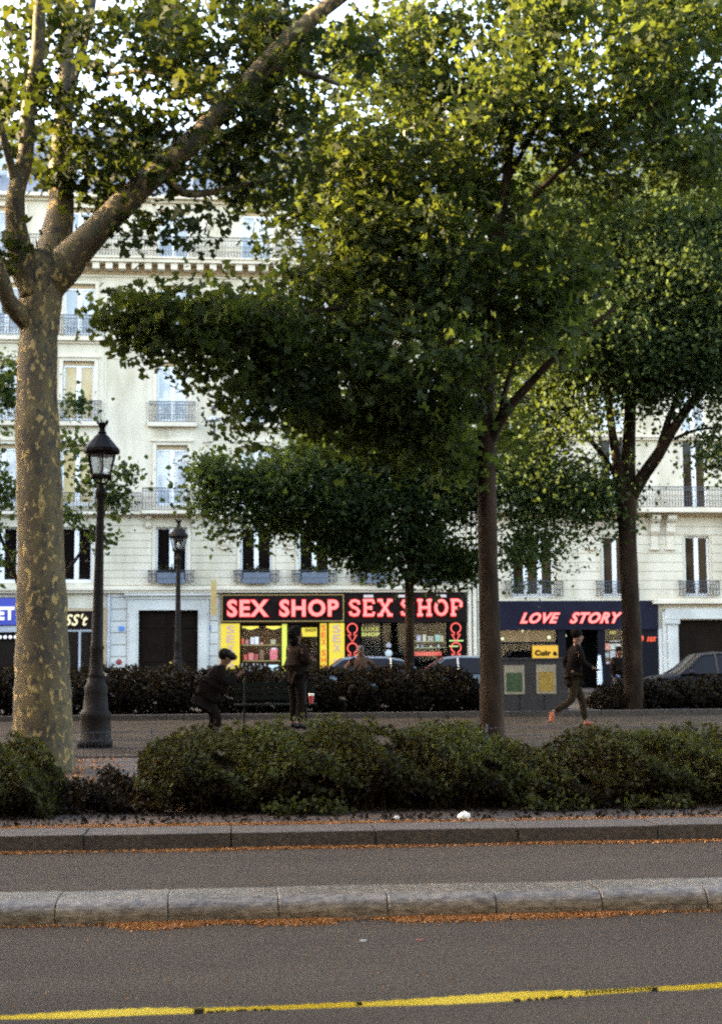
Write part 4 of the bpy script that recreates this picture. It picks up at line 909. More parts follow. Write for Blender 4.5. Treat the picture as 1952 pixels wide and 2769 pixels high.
# right tree with the open fork
YD = 31.5
tD = Tree('tree at the right forking into three limbs before the navy shop', YD, M_barkb, M_leafD, (PS(1420, 1600, YD).x, YD, ZM + .07))
tD.limb([(1423, 1608, 0, 56), (1420, 1560, 0, 46), (1417, 1450, 0, 44), (1412, 1330, 0, 42), (1407, 1220, 0, 42), (1404, 1130, 0, 46), (1406, 1080, 0, 40), (1410, 980, 0, 30), (1414, 860, 0, 25), (1418, 720, 0, 20), (1422, 560, 0, 14)], 14)
tD.limb([(1400, 1130, 0, 26), (1388, 1060, -.2, 26), (1374, 980, -.4, 20), (1362, 880, -.6, 16), (1345, 760, -.9, 13), (1320, 620, -1.1, 9)], 9)
tD.limb([(1394, 1090, 0, 14), (1350, 1020, .3, 13), (1300, 960, .6, 11), (1240, 880, .9, 8)], 8)
tD.limb([(1412, 1120, 0, 32), (1440, 1070, -.2, 32), (1475, 1020, -.4, 28), (1510, 960, -.6, 24), (1560, 890, -.8, 20), (1640, 800, -1, 15), (1740, 700, -1.2, 10)], 9)
tD.limb([(1478, 1010, -.4, 20), (1495, 950, -.5, 16), (1520, 880, -.4, 12), (1540, 780, -.2, 9)], 8)
tD.limb([(1510, 985, -.6, 9), (1560, 965, -.7, 7), (1640, 955, -.8, 5)], 7)
tD.crown([(1420, 560, 230, 150, 0, 2, 70), (1560, 640, 180, 200, 0, 2, 70), (1300, 720, 150, 140, -.5, 1.6, 44), (1430, 770, 190, 80, 0, 1.8, 40), (1590, 800, 110, 70, -.5, 1.2, 16), (1230, 900, 110, 80, .6, 1.4, 18), (1200, 1050, 90, 90, .6, 1.0, 20), (1300, 1100, 50, 40, .4, .6, 6), (1180, 1200, 50, 60, .4, .5, 6), (1400, 880, 100, 60, -.3, 1.3, 7), (1610, 1000, 25, 50, -.8, .4, 3), (1700, 700, 150, 250, -.5, 2, 40), (1560, 480, 200, 120, 0, 2, 50), (1250, 470, 120, 80, .3, 1.6, 12), (1350, 1120, 40, 20, .1, .3, 2), (1490, 860, 70, 40, -.4, .8, 4)], 430, .088, .42, .85, 6, droop=1.0)
tD.done()
# slim tree far left, mostly behind the plane trunk
YE = 30.0
tE = Tree('slim young tree mostly hidden behind the mottled plane trunk', YE, M_barkb, M_leafC, (PS(60, 1600, YE).x, YE, ZM))
tE.limb([(62, 1610, 0, 26), (64, 1450, 0, 22), (70, 1300, 0, 18), (80, 1150, 0, 13), (80, 950, 0, 8)], 9)
tE.limb([(70, 1330, 0, 10), (150, 1280, .2, 8), (205, 1200, .3, 6), (250, 1120, .5, 4)], 7)
tE.limb([(66, 1380, 0, 10), (20, 1250, .2, 8), (-30, 1120, .3, 6)], 7)
tE.crown([(235, 1110, 42, 42, .4, .3, 7), (170, 1020, 30, 50, .2, .4, 3), (-5, 900, 36, 80, .2, .6, 10), (-5, 1120, 40, 100, .2, .6, 11), (165, 905, 26, 16, 0, .2, 3), (225, 1215, 26, 16, .3, .1, 2), (275, 1075, 26, 22, .4, .2, 3), (5, 1280, 12, 30, .2, .2, 2), (252, 1215, 8, 20, .4, .1, 1), (160, 1150, 30, 30, .2, .3, 3)], 60, .11, .20, .8, 6)
tE.done()
# two more trees beyond the left edge: the row goes on and shades the kerb
tG = Tree('boulevard tree just beyond the left edge of the picture', 24.0, M_barkb, M_leafB, (PS(-620, 1650, 24).x, 24, ZM))
tG.limb([(-620, 1680, 0, 60), (-615, 1300, 0, 48), (-610, 900, 0, 38), (-600, 500, 0, 24)], 10)
tG.crown([(-600, 500, 380, 420, 0, 2.6, 90)], 110, .2, .5, .8, 6)
tG.done()
# ------------------------------------------------------------------ people
def skin(name, V, E, Rr, m, parent, root=0, sub=1):
    """V points, E edges, Rr radii -> one continuous skinned surface"""
    me = bpy.data.meshes.new(name); me.from_pydata([tuple(v) for v in V], E, [])
    o = bpy.data.objects.new(name, me); C.objects.link(o)
    mo = o.modifiers.new('s', 'SKIN'); mo.use_smooth_shade = True
    for i, d in enumerate(me.skin_vertices[0].data):
        r = Rr[i]; d.radius = (r, r) if not isinstance(r, tuple) else r; d.use_root = (i == root)
    sb = o.modifiers.new('u', 'SUBSURF'); sb.levels = sub; sb.render_levels = sub
    dg = bpy.context.evaluated_depsgraph_get(); me2 = bpy.data.meshes.new_from_object(o.evaluated_get(dg))
    bpy.data.objects.remove(o); me2.materials.clear(); me2.materials.append(m); me2.name = name
    me2.polygons.foreach_set('use_smooth', [True] * len(me2.polygons))
    return link(name, me2, parent)
M_skin = mat('skin', (.10, .05, .03), .7, spec=.1); M_skinp = mat('pale_skin', (.16, .09, .06), .7, spec=.1)
def person(label, loc, rz, H, pose, cols_, hair='short', hat=False, coat=False):
    """faces +x locally. pose gives joints in metres for a 1.75 m figure; scaled to H"""
    t = thing('person', (0, 0, 0), label, 'person'); s = H / 1.75
    J = {k: Vector(v) * s for k, v in pose.items()}
    J['chest'] = J['chest'] + (J['neck'] - J['pelvis']) * .0
    names = ['pelvis', 'belly', 'chest', 'neck', 'headc', 'skull', 'nose', 'shL', 'elL', 'wrL', 'shR', 'elR', 'wrR', 'hipL', 'knL', 'anL', 'toL', 'hipR', 'knR', 'anR', 'toR']
    R = dict(pelvis=.125, belly=.115, chest=.125, neck=.052, headc=.078, skull=.098, nose=.02, shL=.062, elL=.044, wrL=.027, shR=.062, elR=.044, wrR=.027, hipL=.088, knL=.056, anL=.036, toL=.034, hipR=.088, knR=.056, anR=.036, toR=.034)
    edges = [('pelvis', 'belly'), ('belly', 'chest'), ('chest', 'neck'), ('neck', 'headc'), ('headc', 'skull'), ('headc', 'nose'), ('chest', 'shL'), ('shL', 'elL'), ('elL', 'wrL'), ('chest', 'shR'), ('shR', 'elR'), ('elR', 'wrR'), ('pelvis', 'hipL'), ('hipL', 'knL'), ('knL', 'anL'), ('anL', 'toL'), ('pelvis', 'hipR'), ('hipR', 'knR'), ('knR', 'anR'), ('anR', 'toR')]
    V = [J[n] for n in names]; Rr = [R[n] * s for n in names]; E = [(names.index(a), names.index(b)) for a, b in edges]
    for sd in 'LR':                                # palm, four fingers and a thumb
        w_ = J['wr' + sd]; d = (w_ - J['el' + sd]).normalized(); side = Vector((0, 0, 1)).cross(d)
        side = side.normalized() if side.length > .2 else Vector((1, 0, 0)); nn = d.cross(side)
        wi = names.index('wr' + sd); pc = w_ + d * .045 * s; V.append(pc); Rr.append(.030 * s); pi = len(V) - 1; E.append((wi, pi))
        for k_, (o_, ln) in enumerate(((-.030, .062), (-.010, .072), (.010, .068), (.030, .052))):
            a = pc + side * o_ * s + d * .035 * s; b = a + d * ln * .55 * s + nn * .006 * s; c = b + d * ln * .35 * s + nn * .022 * s
            i0 = len(V); V += [a, b, c]; Rr += [.010 * s, .009 * s, .007 * s]; E += [(pi, i0), (i0, i0 + 1), (i0 + 1, i0 + 2)]
        a = pc - side * .035 * s - d * .01 * s; b = a - side * .02 * s + d * .03 * s; c = b + d * .028 * s
        i0 = len(V); V += [a, b, c]; Rr += [.012 * s, .011 * s, .009 * s]; E += [(pi, i0), (i0, i0 + 1), (i0 + 1, i0 + 2)]
    skin('body', V, E, Rr, cols_.get('skin', M_skin), t, sub=1)
    def sub_(nm, ns, es, rad_, m, cut=None):
        W = [J[n] if isinstance(n, str) else n for n in ns]; return skin(nm, W, es, [r * s for r in rad_], m, t)
    nk = J['chest'].lerp(J['neck'], .72)
    hem = J['pelvis'].lerp(J['belly'], -.15 if not coat else -1.1)
    cl, cr = J['elL'].lerp(J['wrL'], .9), J['elR'].lerp(J['wrR'], .9)
    sub_('jacket', ['pelvis', 'belly', 'chest', nk, 'shL', 'elL', cl, 'shR', 'elR', cr, hem], [(0, 1), (1, 2), (2, 3), (2, 4), (4, 5), (5, 6), (2, 7), (7, 8), (8, 9), (0, 10)], [a_ * cols_.get('bulk', 1) for a_ in (.158, .15, .165, .085, .088, .066, .047, .088, .066, .047, .165 if not coat else .19)], cols_['top'])
    aL, aR = J['knL'].lerp(J['anL'], .93), J['knR'].lerp(J['anR'], .93)
    sub_('trousers', ['pelvis', 'hipL', 'knL', aL, 'hipR', 'knR', aR], [(0, 1), (1, 2), (2, 3), (0, 4), (4, 5), (5, 6)], [.142, .105, .074, .056, .105, .074, .056], cols_['legs'])
    for sd in 'LR':
        a, b = J['an' + sd], J['to' + sd]; skin('shoe', [a - (b - a) * .25 + Vector((0, 0, -.02 * s)), a + Vector((0, 0, -.02 * s)), b, b + (b - a) * .15], [(0, 1), (1, 2), (2, 3)], [.042 * s, .05 * s, .045 * s, .034 * s], cols_.get('shoes', M_black), t)
    hd = J['skull']; up_ = (J['skull'] - J['neck']).normalized(); fx = (J['nose'] - J['headc']); fx = (fx - up_ * fx.dot(up_)).normalized(); sy_ = up_.cross(fx)
    h_ = MB(); c = hd - fx * .018 * s + up_ * .018 * s; h_.ball(c, (.104 * s, .092 * s, .104 * s), 12)
    if hair == 'big':
        h_.ball(c - fx * .08 * s - up_ * .05 * s, (.09 * s, .095 * s, .11 * s), 10); h_.ball(c - fx * .05 * s - up_ * .16 * s, (.08 * s, .11 * s, .10 * s), 10)
    o = h_.build('hair', cols_['hair'], t, True)
    for k_ in (-1, 1):
        e = J['headc'] + fx * .072 * s + sy_ * .032 * k_ * s + up_ * .035 * s; MB().ball(e, .011 * s, 6).build('eye', M_black, t)
        e = J['headc'] + sy_ * .085 * k_ * s + up_ * .02 * s; MB().ball(e, (.018 * s, .012 * s, .03 * s), 6).build('ear', cols_.get('skin', M_skin), t)
    if hat:
        q_ = MB(); q_.ball(hd + up_ * .03 * s, (.108 * s, .098 * s, .085 * s), 12)
        q_.tube([hd + fx * .06 * s + up_ * .01 * s, hd + fx * .12 * s + up_ * .005 * s, hd + fx * .19 * s - up_ * .01 * s], [.07 * s, .065 * s, .03 * s], 8)
        q_.build('cap', M_black, t, True)
    t.location = loc; t.rotation_euler = (0, 0, rz)
    return t, J
def stand(**k):
    p = dict(pelvis=(0, 0, .93), belly=(0, 0, 1.08), chest=(.01, 0, 1.29), neck=(.02, 0, 1.47), headc=(.035, 0, 1.57), skull=(.02, 0, 1.65), nose=(.12, 0, 1.575), shL=(0, .17, 1.40), elL=(-.02, .22, 1.12), wrL=(.06, .21, .87), shR=(0, -.17, 1.40), elR=(-.02, -.22, 1.12), wrR=(.06, -.21, .87), hipL=(0, .09, .88), knL=(.03, .10, .48), anL=(0, .10, .09), toL=(.15, .11, .04), hipR=(0, -.09, .88), knR=(.03, -.10, .48), anR=(0, -.10, .09), toR=(.15, -.11, .04))
    p.update(k); return p
M_cd = mat('dark_cloth', (.007, .0045, .004), .95, spec=.05); M_cb = mat('brown_cloth', (.012, .007, .005), .95, spec=.05); M_cj = mat('pale_jeans', (.11, .15, .22), .9, spec=.05); M_ct = mat('tan_cloth', (.09, .05, .035), .9, spec=.05)
M_hd = mat('dark_hair', (.004, .003, .002), .8, spec=.05); M_ck = mat('khaki_cloth', (.022, .015, .009), .95, spec=.05); M_os = mat('orange_shoe', (.30, .075, .03), .8)
# photographer leaning forward behind the hedge
yp = 22.4; x = P(590, 1900, yp).x; gz = ZM
pose = stand(pelvis=(-.10, 0, .82), belly=(-.03, 0, .96), chest=(.09, 0, 1.14), neck=(.17, 0, 1.30), headc=(.215, 0, 1.385), skull=(.20, 0, 1.46), nose=(.30, 0, 1.38), shL=(.10, .17, 1.24), elL=(.22, .20, 1.0), wrL=(.44, .06, 1.17), shR=(.10, -.17, 1.24), elR=(.20, -.20, .99), wrR=(.42, -.07, 1.15), hipL=(-.09, .09, .78), knL=(.02, .12, .44), anL=(-.12, .12, .09), toL=(.03, .13, .04), hipR=(-.09, -.09, .78), knR=(.10, -.12, .44), anR=(-.02, -.12, .09), toR=(.13, -.13, .04))
pp1, J = person('person in dark clothes and cap leaning forward behind the hedge, holding up a camera', (x - .08, yp, gz), 0, 1.68, pose, dict(top=M_cd, legs=M_cd, hair=M_hd, bulk=1.25), 'short', hat=True)
cm_ = thing('camera', (0, 0, 0), 'small black camera held up in the hands of the leaning person', 'camera')
b = MB(); c = (J['wrL'] + J['wrR']) / 2 + Vector((.10, 0, .02)); b.box(c.x - .03, c.x + .03, c.y - .075, c.y + .075, c.z - .045, c.z + .05); b.build('camera_body', M_black, cm_)
MB().tube([c + Vector((.03, 0, 0)), c + Vector((.10, 0, 0))], [.035, .04], 12).build('lens', M_dglass, cm_)
cm_.location = pp1.location
# walking man
yp = 26.2; x = P(1552, 1900, yp).x
pose = stand(pelvis=(0, 0, .92), chest=(.05, 0, 1.29), neck=(.07, 0, 1.47), headc=(.10, 0, 1.56), skull=(.08, 0, 1.645), nose=(.18, 0, 1.56), shL=(.03, .17, 1.40), elL=(-.12, .22, 1.15), wrL=(.02, .20, .95), shR=(.05, -.17, 1.40), elR=(.12, -.22, 1.13), wrR=(.32, -.16, 1.05), knL=(.16, .09, .50), anL=(.22, .09, .10), toL=(.37, .09, .05), knR=(-.06, -.09, .49), anR=(-.42, -.09, .28), toR=(-.44, -.09, .13))
person('tall person in a dark jacket walking right past the grey cabinet, one orange shoe lifted', (x, yp, gz), 0, 1.84, pose, dict(top=M_cd, legs=M_ck, hair=M_hd, shoes=M_os, skin=M_skinp))
# dark figure in front of the yellow shop doorway
yp = 26.8; x = P(800, 1800, yp).x
person('tall dark figure with hair tied up standing before the lit shop doorway, arms bent', (x, yp, gz), .6, 1.92, stand(elL=(.05, .26, 1.12), wrL=(.28, .10, 1.18), elR=(.05, -.26, 1.12), wrR=(.28, -.08, 1.16)), dict(top=M_cb, legs=M_cd, hair=M_hd), 'big', coat=True)
# tan figure with raised, bent arms behind the far hedge
yp = 36.4; x = P(975, 1800, yp).x
person('person in a tan top seen above the far hedge before the dark shop, elbows spread', (x, yp, ZF), -math.pi / 2, 1.78, stand(elL=(-.02, .36, 1.22), wrL=(.10, .46, 1.02), elR=(-.02, -.36, 1.22), wrR=(.10, -.46, 1.02)), dict(top=M_ct, legs=M_cb, hair=mat('brown_hair', (.05, .028, .018), .7), skin=M_skin), 'big')
# person in pale jeans beside the forked tree
yp = 38.5; x = P(1674, 1870, yp).x
person('person in pale jeans and dark top partly behind the trunk of the forked tree', (x, yp, ZF), -1.2, 1.72, stand(knL=(.12, .10, .49), anR=(-.1, -.10, .11), toR=(.05, -.11, .04)), dict(top=M_cd, legs=M_cj, hair=M_hd, shoes=M_cj))
# ------------------------------------------------------------------ cars
def car(label, loc, rz, paint, L=4.1, W=1.72, H=1.42):
    t = thing('parked_car', (0, 0, 0), label, 'car', 'parked cars across the boulevard'); h = L / 2
    # side profile (x, z, half width)
    lo_ = [(-h, .32, .70), (-h - .02, .55, .78), (-h + .06, .74, .80), (-h + .5, .84, .83), (-h + 1.05, .92, .85), (0, .94, .86), (h - .75, .95, .85), (h - .2, .92, .82), (h, .78, .79), (h + .01, .5, .77), (h - .05, .3, .7)]
    v = []; f = []
    n = len(lo_)
    secs = []
    for x, zt, hw_ in lo_: secs.append([(x, -hw_ * .9, .24), (x, -hw_, .42), (x, -hw_, min(zt, .78) if zt > .42 else .43), (x, -hw_ * .9, zt), (x, 0, zt + .03), (x, hw_ * .9, zt), (x, hw_, min(zt, .78) if zt > .42 else .43), (x, hw_, .42), (x, hw_ * .9, .24)])
    m_ = len(secs[0]); v = [p for s in secs for p in s]
    f = [[i * m_ + a, i * m_ + a + 1, (i + 1) * m_ + a + 1, (i + 1) * m_ + a] for i in range(n - 1) for a in range(m_ - 1)] + [[i * m_ + m_ - 1, i * m_, (i + 1) * m_, (i + 1) * m_ + m_ - 1] for i in range(n - 1)] + [list(range(m_)), [(n - 1) * m_ + a for a in range(m_)][::-1]]
    body = MB().add(v, f).build('body', paint, t, True)
    rp = [(-h + .95, .92, .80), (-h + 1.25, 1.12, .72), (-h + 1.65, H - .05, .60), (-h + 2.1, H, .57), (h - 1.3, H - .01, .57), (h - .75, H - .10, .58), (h - .42, 1.15, .68), (h - .28, .95, .78)]
    v = []
    for x, z, hw_ in rp: v += [(x, -hw_, z - .03), (x, -hw_ * .8, z + .0), (x, 0, z + .03), (x, hw_ * .8, z), (x, hw_, z - .03)]
    f = [[i * 5 + a, i * 5 + a + 1, (i + 1) * 5 + a + 1, (i + 1) * 5 + a] for i in range(2, 5) for a in range(4)]
    MB().add(v, f).build('roof', paint, t, True)
    f = [[i * 5 + a, i * 5 + a + 1, (i + 1) * 5 + a + 1, (i + 1) * 5 + a] for i in (0, 1) for a in range(4)]
    MB().add(v, f).build('windscreen', M_dglass, t, True)
    f = [[i * 5 + a, i * 5 + a + 1, (i + 1) * 5 + a + 1, (i + 1) * 5 + a] for i in (5, 6) for a in range(4)]
    MB().add(v, f).build('rear_window', M_dglass, t, True)
    for sg in (-1, 1):
        pts = [(x, sg * hw_, z - .03) for x, z, hw_ in rp]; nb = len(pts); base_ = [(x, sg * .845, .93) for x, z, hw_ in rp]
        MB().add(pts + base_, [[i, i + 1, nb + i + 1, nb + i] for i in range(nb - 1)]).build('side_window', M_dglass, t)
        r_ = MB().tube([Vector(p) + Vector((0, sg * .006, 0)) for p in pts], .022, 5)
        for fx_ in (-h + 2.05, h - 1.15): r_.tube([(fx_, sg * .85, .93), (fx_, sg * .60, H - .03)], .03, 5)
        r_.build('window_pillar', paint, t)
        MB().ball((-h + 1.25, sg * .93, .98), (.07, .09, .07), 8).build('mirror', paint, t)
        MB().box(-.15, 0, sg * .865 - .015, sg * .865 + .015, .80, .83).build('door_handle', M_zinc, t)
        MB().ball((-h + .06, sg * .58, .66), (.09, .16, .08), 8).build('headlight', mat('headlight_glass', (.6, .65, .7), .15), t)
        MB().ball((h - .05, sg * .62, .74), (.05, .13, .10), 8).build('tail_light', mat('tail_light', (.3, .02, .02), .3), t)
        for xw in (-h + .78, h - .78):
            w_ = MB().tube([(xw, sg * .66, .30), (xw, sg * .69, .30), (xw, sg * .84, .30), (xw, sg * .865, .30)], [.27, .305, .305, .27], 18).build('wheel', mat('rubber', (.02, .02, .02), .9), t)
            MB().tube([(xw, sg * .866, .30), (xw, sg * .875, .30)], [.19, .17], 12).build('rim', M_zinc, w_)
    t.location = loc; t.rotation_euler = (0, 0, rz); return t
M_pb = mat('sky_tint_paint', (.085, .12, .155), .3, spec=.6); M_pd = mat('dark_car_paint', (.004, .004, .008), .45, spec=.15); M_pg = mat('sky_tint_car_paint', (.09, .12, .15), .3, spec=.6)  # sky reflection is put into the base colour of the two blue grey cars
yc = 44.5
car('grey parked car tinted with sky blue, whose roof shows above the hedge below the neon rings', (P(965, 1800, yc).x, yc, ZF), 0, M_pb, 4.3, H=1.44)
car('grey parked car tinted with sky blue, behind the hedge under the slab lettered neon sign', (P(1205, 1800, yc).x + .25, yc + .1, ZF), 0, M_pg, 4.0, H=1.44)
yc2 = 41.0
car('dark car with pale windscreen edge parked before the stone portal at the right', (P(1740, 1850, yc2).x + 2.2, yc2, ZF), 0, M_pd, 4.6, H=1.52)
# furled white parasol beside the navy shop door
FP = thing('parasol', (P(1620, 1800, 52).x, 52, 0), 'furled pale parasol standing in front of the navy shop doorway', 'parasol')
MB().lathe(FP.location.x, 52, [(.10, P(1620, 1852, 52).z), (.09, .9), (.05, 1.3), (.015, P(1620, 1772, 52).z)], 10).build('canopy', mat('pale_canvas', (.5, .58, .66), .8), FP)
MB().tube([(FP.location.x, 52, 0), (FP.location.x, 52, P(1620, 1772, 52).z + .05)], .02, 6).build('pole', M_iron, FP)
# ------------------------------------------------------------------ grey cabinet with posters
yk = 30.95; kx0, kx1, kz0, kz1 = q(1337, 1780, 1535, 1932, yk)
KB = thing('street_cabinet', ((kx0 + kx1) / 2, yk + .3, ZM), 'low grey street cabinet carrying two posters, behind the walking person', 'cabinet')
M_cab = mat('grey_brown_cabinet', (.024, .017, .013), .8, (.017, .013, .012), 4)
b = MB(); b.box(kx0, kx1, yk, yk + .5, ZM - .02, kz1 - .03); b.box(kx0 - .02, kx1 + .02, yk - .02, yk + .52, kz1 - .03, kz1); b.build('cabinet_body', M_cab, KB)
b = MB(); w3 = (kx1 - kx0) / 3
for i in range(3): b.box(kx0 + i * w3 + .02, kx0 + (i + 1) * w3 - .02, yk - .014, yk - .002, ZM + .1, kz1 - .08)
dd = b.build('door_panels', M_cab, KB)
for a, b_, c_, d_, nm, col, col2, lab in ((1362, 1799, 1417, 1877, 'green', (.012, .035, .010), (.04, .07, .015), 'green poster in a pale frame on the left of the grey cabinet'), (1449, 1797, 1502, 1876, 'yellow', (.24, .12, .01), (.36, .22, .03), 'yellow poster with a pale top on the right of the grey cabinet')):
    x0, x1, z0, z1 = q(a, b_, c_, d_, yk); pt = thing('poster', ((x0 + x1) / 2, yk, z0), lab, 'poster')
    MB().box(x0, x1, yk - .024, yk - .016, z0, z1).build('sheet', mat('poster_paper', (.30, .24, .15), .8, (.22, .18, .12), 7), pt)
    MB().box(x0 + .05, x1 - .05, yk - .028, yk - .024, z0 + .05, z1 - .16).build('print', mat('print_' + nm, col, .7, col2, 22), pt)
# ------------------------------------------------------------------ bench
BN = thing('bench', (P(742, 1930, 27.6).x, 27.6, ZM), 'dark slatted park bench on the path between the leaning person and the shops', 'bench')
bx0, bx1 = P(632, 1930, 27.6).x, P(855, 1930, 27.6).x; M_bg = mat('dark_green_bench_paint', (.005, .006, .004), .6, spec=.1); yb = 27.6
b = MB(); [b.box(bx0, bx1, yb - .25 + i * .11, yb - .16 + i * .11, ZM + .42, ZM + .45) for i in range(4)]; b.build('seat', M_bg, BN)
b = MB(); [b.box(bx0, bx1, yb + .20 + i * .02, yb + .225 + i * .02, ZM + .52 + i * .12, ZM + .61 + i * .12) for i in range(3)]; b.build('backrest', M_bg, BN)
for xx in (bx0 + .2, bx1 - .2):
    MB().tube([(xx, yb - .26, ZM), (xx, yb - .22, ZM + .40), (xx, yb + .1, ZM + .40), (xx, yb + .18, ZM)], .022, 6).tube([(xx, yb + .1, ZM + .41), (xx, yb + .245, ZM + .88)], .02, 6).build('leg', M_black, BN)
px_, pz_ = P(841, 1870, yb).x, ZM + .45
t = thing('paper_cup', (px_, yb - .1, pz_), 'red and white paper cup standing on the right end of the bench', 'cup')
MB().lathe(px_, yb - .1, [(.035, pz_), (.05, pz_ + .15)], 12).build('cup', mat('red_paper', (.35, .03, .03), .6), t); MB().lathe(px_, yb - .1, [(.052, pz_ + .15), (.052, pz_ + .17), (.045, pz_ + .19)], 12).build('lid', mat('white_paper', (.8, .72, .6), .6), t)
# ------------------------------------------------------------------ low wire fence behind the bed
LF = thing('wire_fence', (P(300, 2060, 19.9).x, 19.9, ZM), 'low wire fence along the back of the planting bed, seen in the gap', 'fence')
b = MB(); a0, a1 = P(100, 2060, 19.9).x, P(1900, 2060, 19.9).x
n = int((a1 - a0) / .09)
for z in (.05, .16, .27, .38): b.tube([(a0, 19.9, ZM + z), (a1, 19.9, ZM + z)], .006, 4)
for i in range(n):
    x = a0 + i * .09; b.tube([(x, 19.9, ZM + .05), (x + .045, 19.9, ZM + .38), (x + .09, 19.9, ZM + .05)], .0035, 3)
b.build('wire_mesh', M_iron, LF)
for i in range(7):
    x = a0 + i * (a1 - a0) / 6; MB().tube([(x, 19.9, ZM - .1), (x, 19.9, ZM + .44)], .014, 6).build('post', M_iron, LF)
# ------------------------------------------------------------------ barrier tape
yt = 4.2; TP = thing('barrier_tape', (P(976, 2700, yt).x, yt, 0), 'twisted yellow barrier tape with black print stretched across the bottom of the picture', 'tape')
ctl = [(-900, 2790, 8), (-300, 2765, 8), (0, 2752, 10), (200, 2744, 20), (400, 2735, 20), (530, 2733, 16), (640, 2728, 11), (740, 2725, 13), (960, 2716, 16), (1000, 2715, 14), (1200, 2706, 22), (1380, 2695, 26), (1480, 2690, 24), (1600, 2684, 15), (1760, 2674, 13), (1850, 2671, 17), (1960, 2663, 16), (2300, 2640, 14), (2900, 2600, 12)]
xs = [c[0] for c in ctl]; v = []; f = []; n = 0; ppm_t = F / yt
for px in range(-900, 2901, 10):
    y_ = np.interp(px, xs, [c[1] for c in ctl]); h_ = np.interp(px, xs, [c[2] for c in ctl]) / ppm_t * .84
    p = P(px, float(y_), yt); tw = math.sin(px * .006) * .9
    full = h_ * 1.04; th = .25 * tw
    d = Vector((0, math.sin(th), math.cos(th))) * full / 2; wob = .0012 * math.sin(px * .13)
    v += [tuple(p + d + Vector((0, 0, wob))), tuple(p - d)]; n += 1
f = [[2 * i, 2 * i + 1, 2 * i + 3, 2 * i + 2] for i in range(n - 1)]
tp = MB().add(v, f).build('tape', mat('yellow_plastic', (.90, .76, .12), .4, (.80, .64, .07), 3, bump=.2, bscale=40), TP)
tp.data.polygons.foreach_set('use_smooth', [True] * (n - 1))
b = MB(); random.seed(3)
def tm(px, half, lo, hi):                          # a black printed mark on the tape face
    i = int((px + 900) / 10); i = max(0, min(n - 2, i)); A, B = Vector(v[2 * i]), Vector(v[2 * i + 1]); A2, B2 = Vector(v[2 * i + 2]), Vector(v[2 * i + 3]); t_ = ((px + 900) / 10) - i
    top, bot = A.lerp(A2, t_), B.lerp(B2, t_); w_ = half / ppm_t; o = Vector((0, -.004, 0))
    a, c = bot.lerp(top, lo) + o, bot.lerp(top, hi) + o
    b.add([a - Vector((w_, 0, 0)), a + Vector((w_, 0, 0)), c + Vector((w_, 0, 0)), c - Vector((w_, 0, 0))], [(0, 1, 2, 3)])
for px in (533, 545): tm(px, 7, -.15, .95)
for px, h_ in ((570, 9), (588, 3), (604, 8), (625, 3), (650, 10), (664, 5), (690, 6), (708, 3), (725, 9)): tm(px, h_, -.1, .42)
for px in (968, 975): tm(px, 4, .3, 1.0)
for px, h_ in ((1396, 9), (1430, 6), (1450, 4), (1466, 5), (1492, 11), (1512, 8), (1540, 6)): tm(px, h_, -.12, .3)
for i in range(18): tm(1585 + i * 10.5, 2.6, .3 + .2 * (i % 2), 1.0)
tm(1768, 9, -.1, .9)
b.build('black_print', mat('black_print', (.01, .01, .01), .6), TP)
for px in (-800, 2800):                            # the posts it is tied to, outside the picture
    p = P(px, float(np.interp(px, xs, [c[1] for c in ctl])), yt)
    o = MB().lathe(p.x, yt + .03, [(.16, .0), (.16, .04), (.03, .06), (.025, 1.0), (.035, 1.02), (.0, 1.04)], 12).build('barrier_post', mat('post_plastic', (.5, .1, .05), .5)); tag(o, 'barrier post holding the %s end of the yellow tape' % ('left' if px < 0 else 'right'), 'post')
# ------------------------------------------------------------------ orange pollen and litter
def litter(name, n, fx_, fy_, z, size, m, lab=None, dens=None):
    X = rng.uniform(*fx_, n * 3) if not callable(fx_) else fx_(n * 3); Y = fy_(X)
    if dens is not None:
        k_ = rng.uniform(0, 1, len(X)) < dens(X); X, Y = X[k_], Y[k_]
    Z = (z(X, Y) if callable(z) else z) + rng.uniform(.001, .012, len(X)); cc = np.stack([X, Y, Z], 1)
    o = leaves_mesh(name, cc, size, rng.uniform(0, 1, len(cc)), m, None, shape=4, droop=0); tag(o, kind='stuff'); return o
M_pol = leafmat('pollen_fluff', (.13, .055, .02), (.26, .115, .045), (.38, .19, .085), .05)
litter('pollen_along_kerb', 9000, (-4.2, 5), lambda X: 11.96 - np.abs(rng.normal(0, .035, len(X))) + .02 * np.sin(X * 3), 0, .022, M_pol, dens=lambda X: .55 + .45 * np.sin(X * 2.1 + .6))
litter('pollen_on_bed_edge', 9000, (-4.2, 5), lambda X: 12.56 + np.abs(rng.normal(0, .07, len(X))), ZM - .015, .022, M_pol, dens=lambda X: np.clip(.9 - .22 * (X + 1.2), .12, .9))
def sepd(X):
    px = 976 + (X / 8.6) * F - .09 * F
    d = np.zeros_like(X)
    for a, b_, w_ in ((335, 545, 1), (690, 910, .75), (1060, 1390, .8), (1390, 1680, .55), (560, 690, .25), (1680, 1800, .15)): d += w_ * (1 / (1 + np.exp(-(px - a) / 12))) * (1 / (1 + np.exp((px - b_) / 12)))
    return np.clip(d, 0, 1) + .02
litter('pollen_along_separator', 22000, (-2.4, 3.2), lambda X: 8.83 - np.abs(rng.normal(0, .045, len(X))) * (.6 + sepd(X) * 1.0), 0, .018, M_pol, dens=sepd)
litter('pollen_on_bed', 16000, (-6, 8), lambda X: rng.uniform(15.8, 20.6, len(X)), ZM - .015, .04, M_pol, dens=lambda X: .5 + .5 * np.sin(X * 1.3))
litter('fallen_leaves', 1500, (-9, 10), lambda X: rng.uniform(12.6, 14.3, len(X)), ZM - .015, .05, M_hedged)
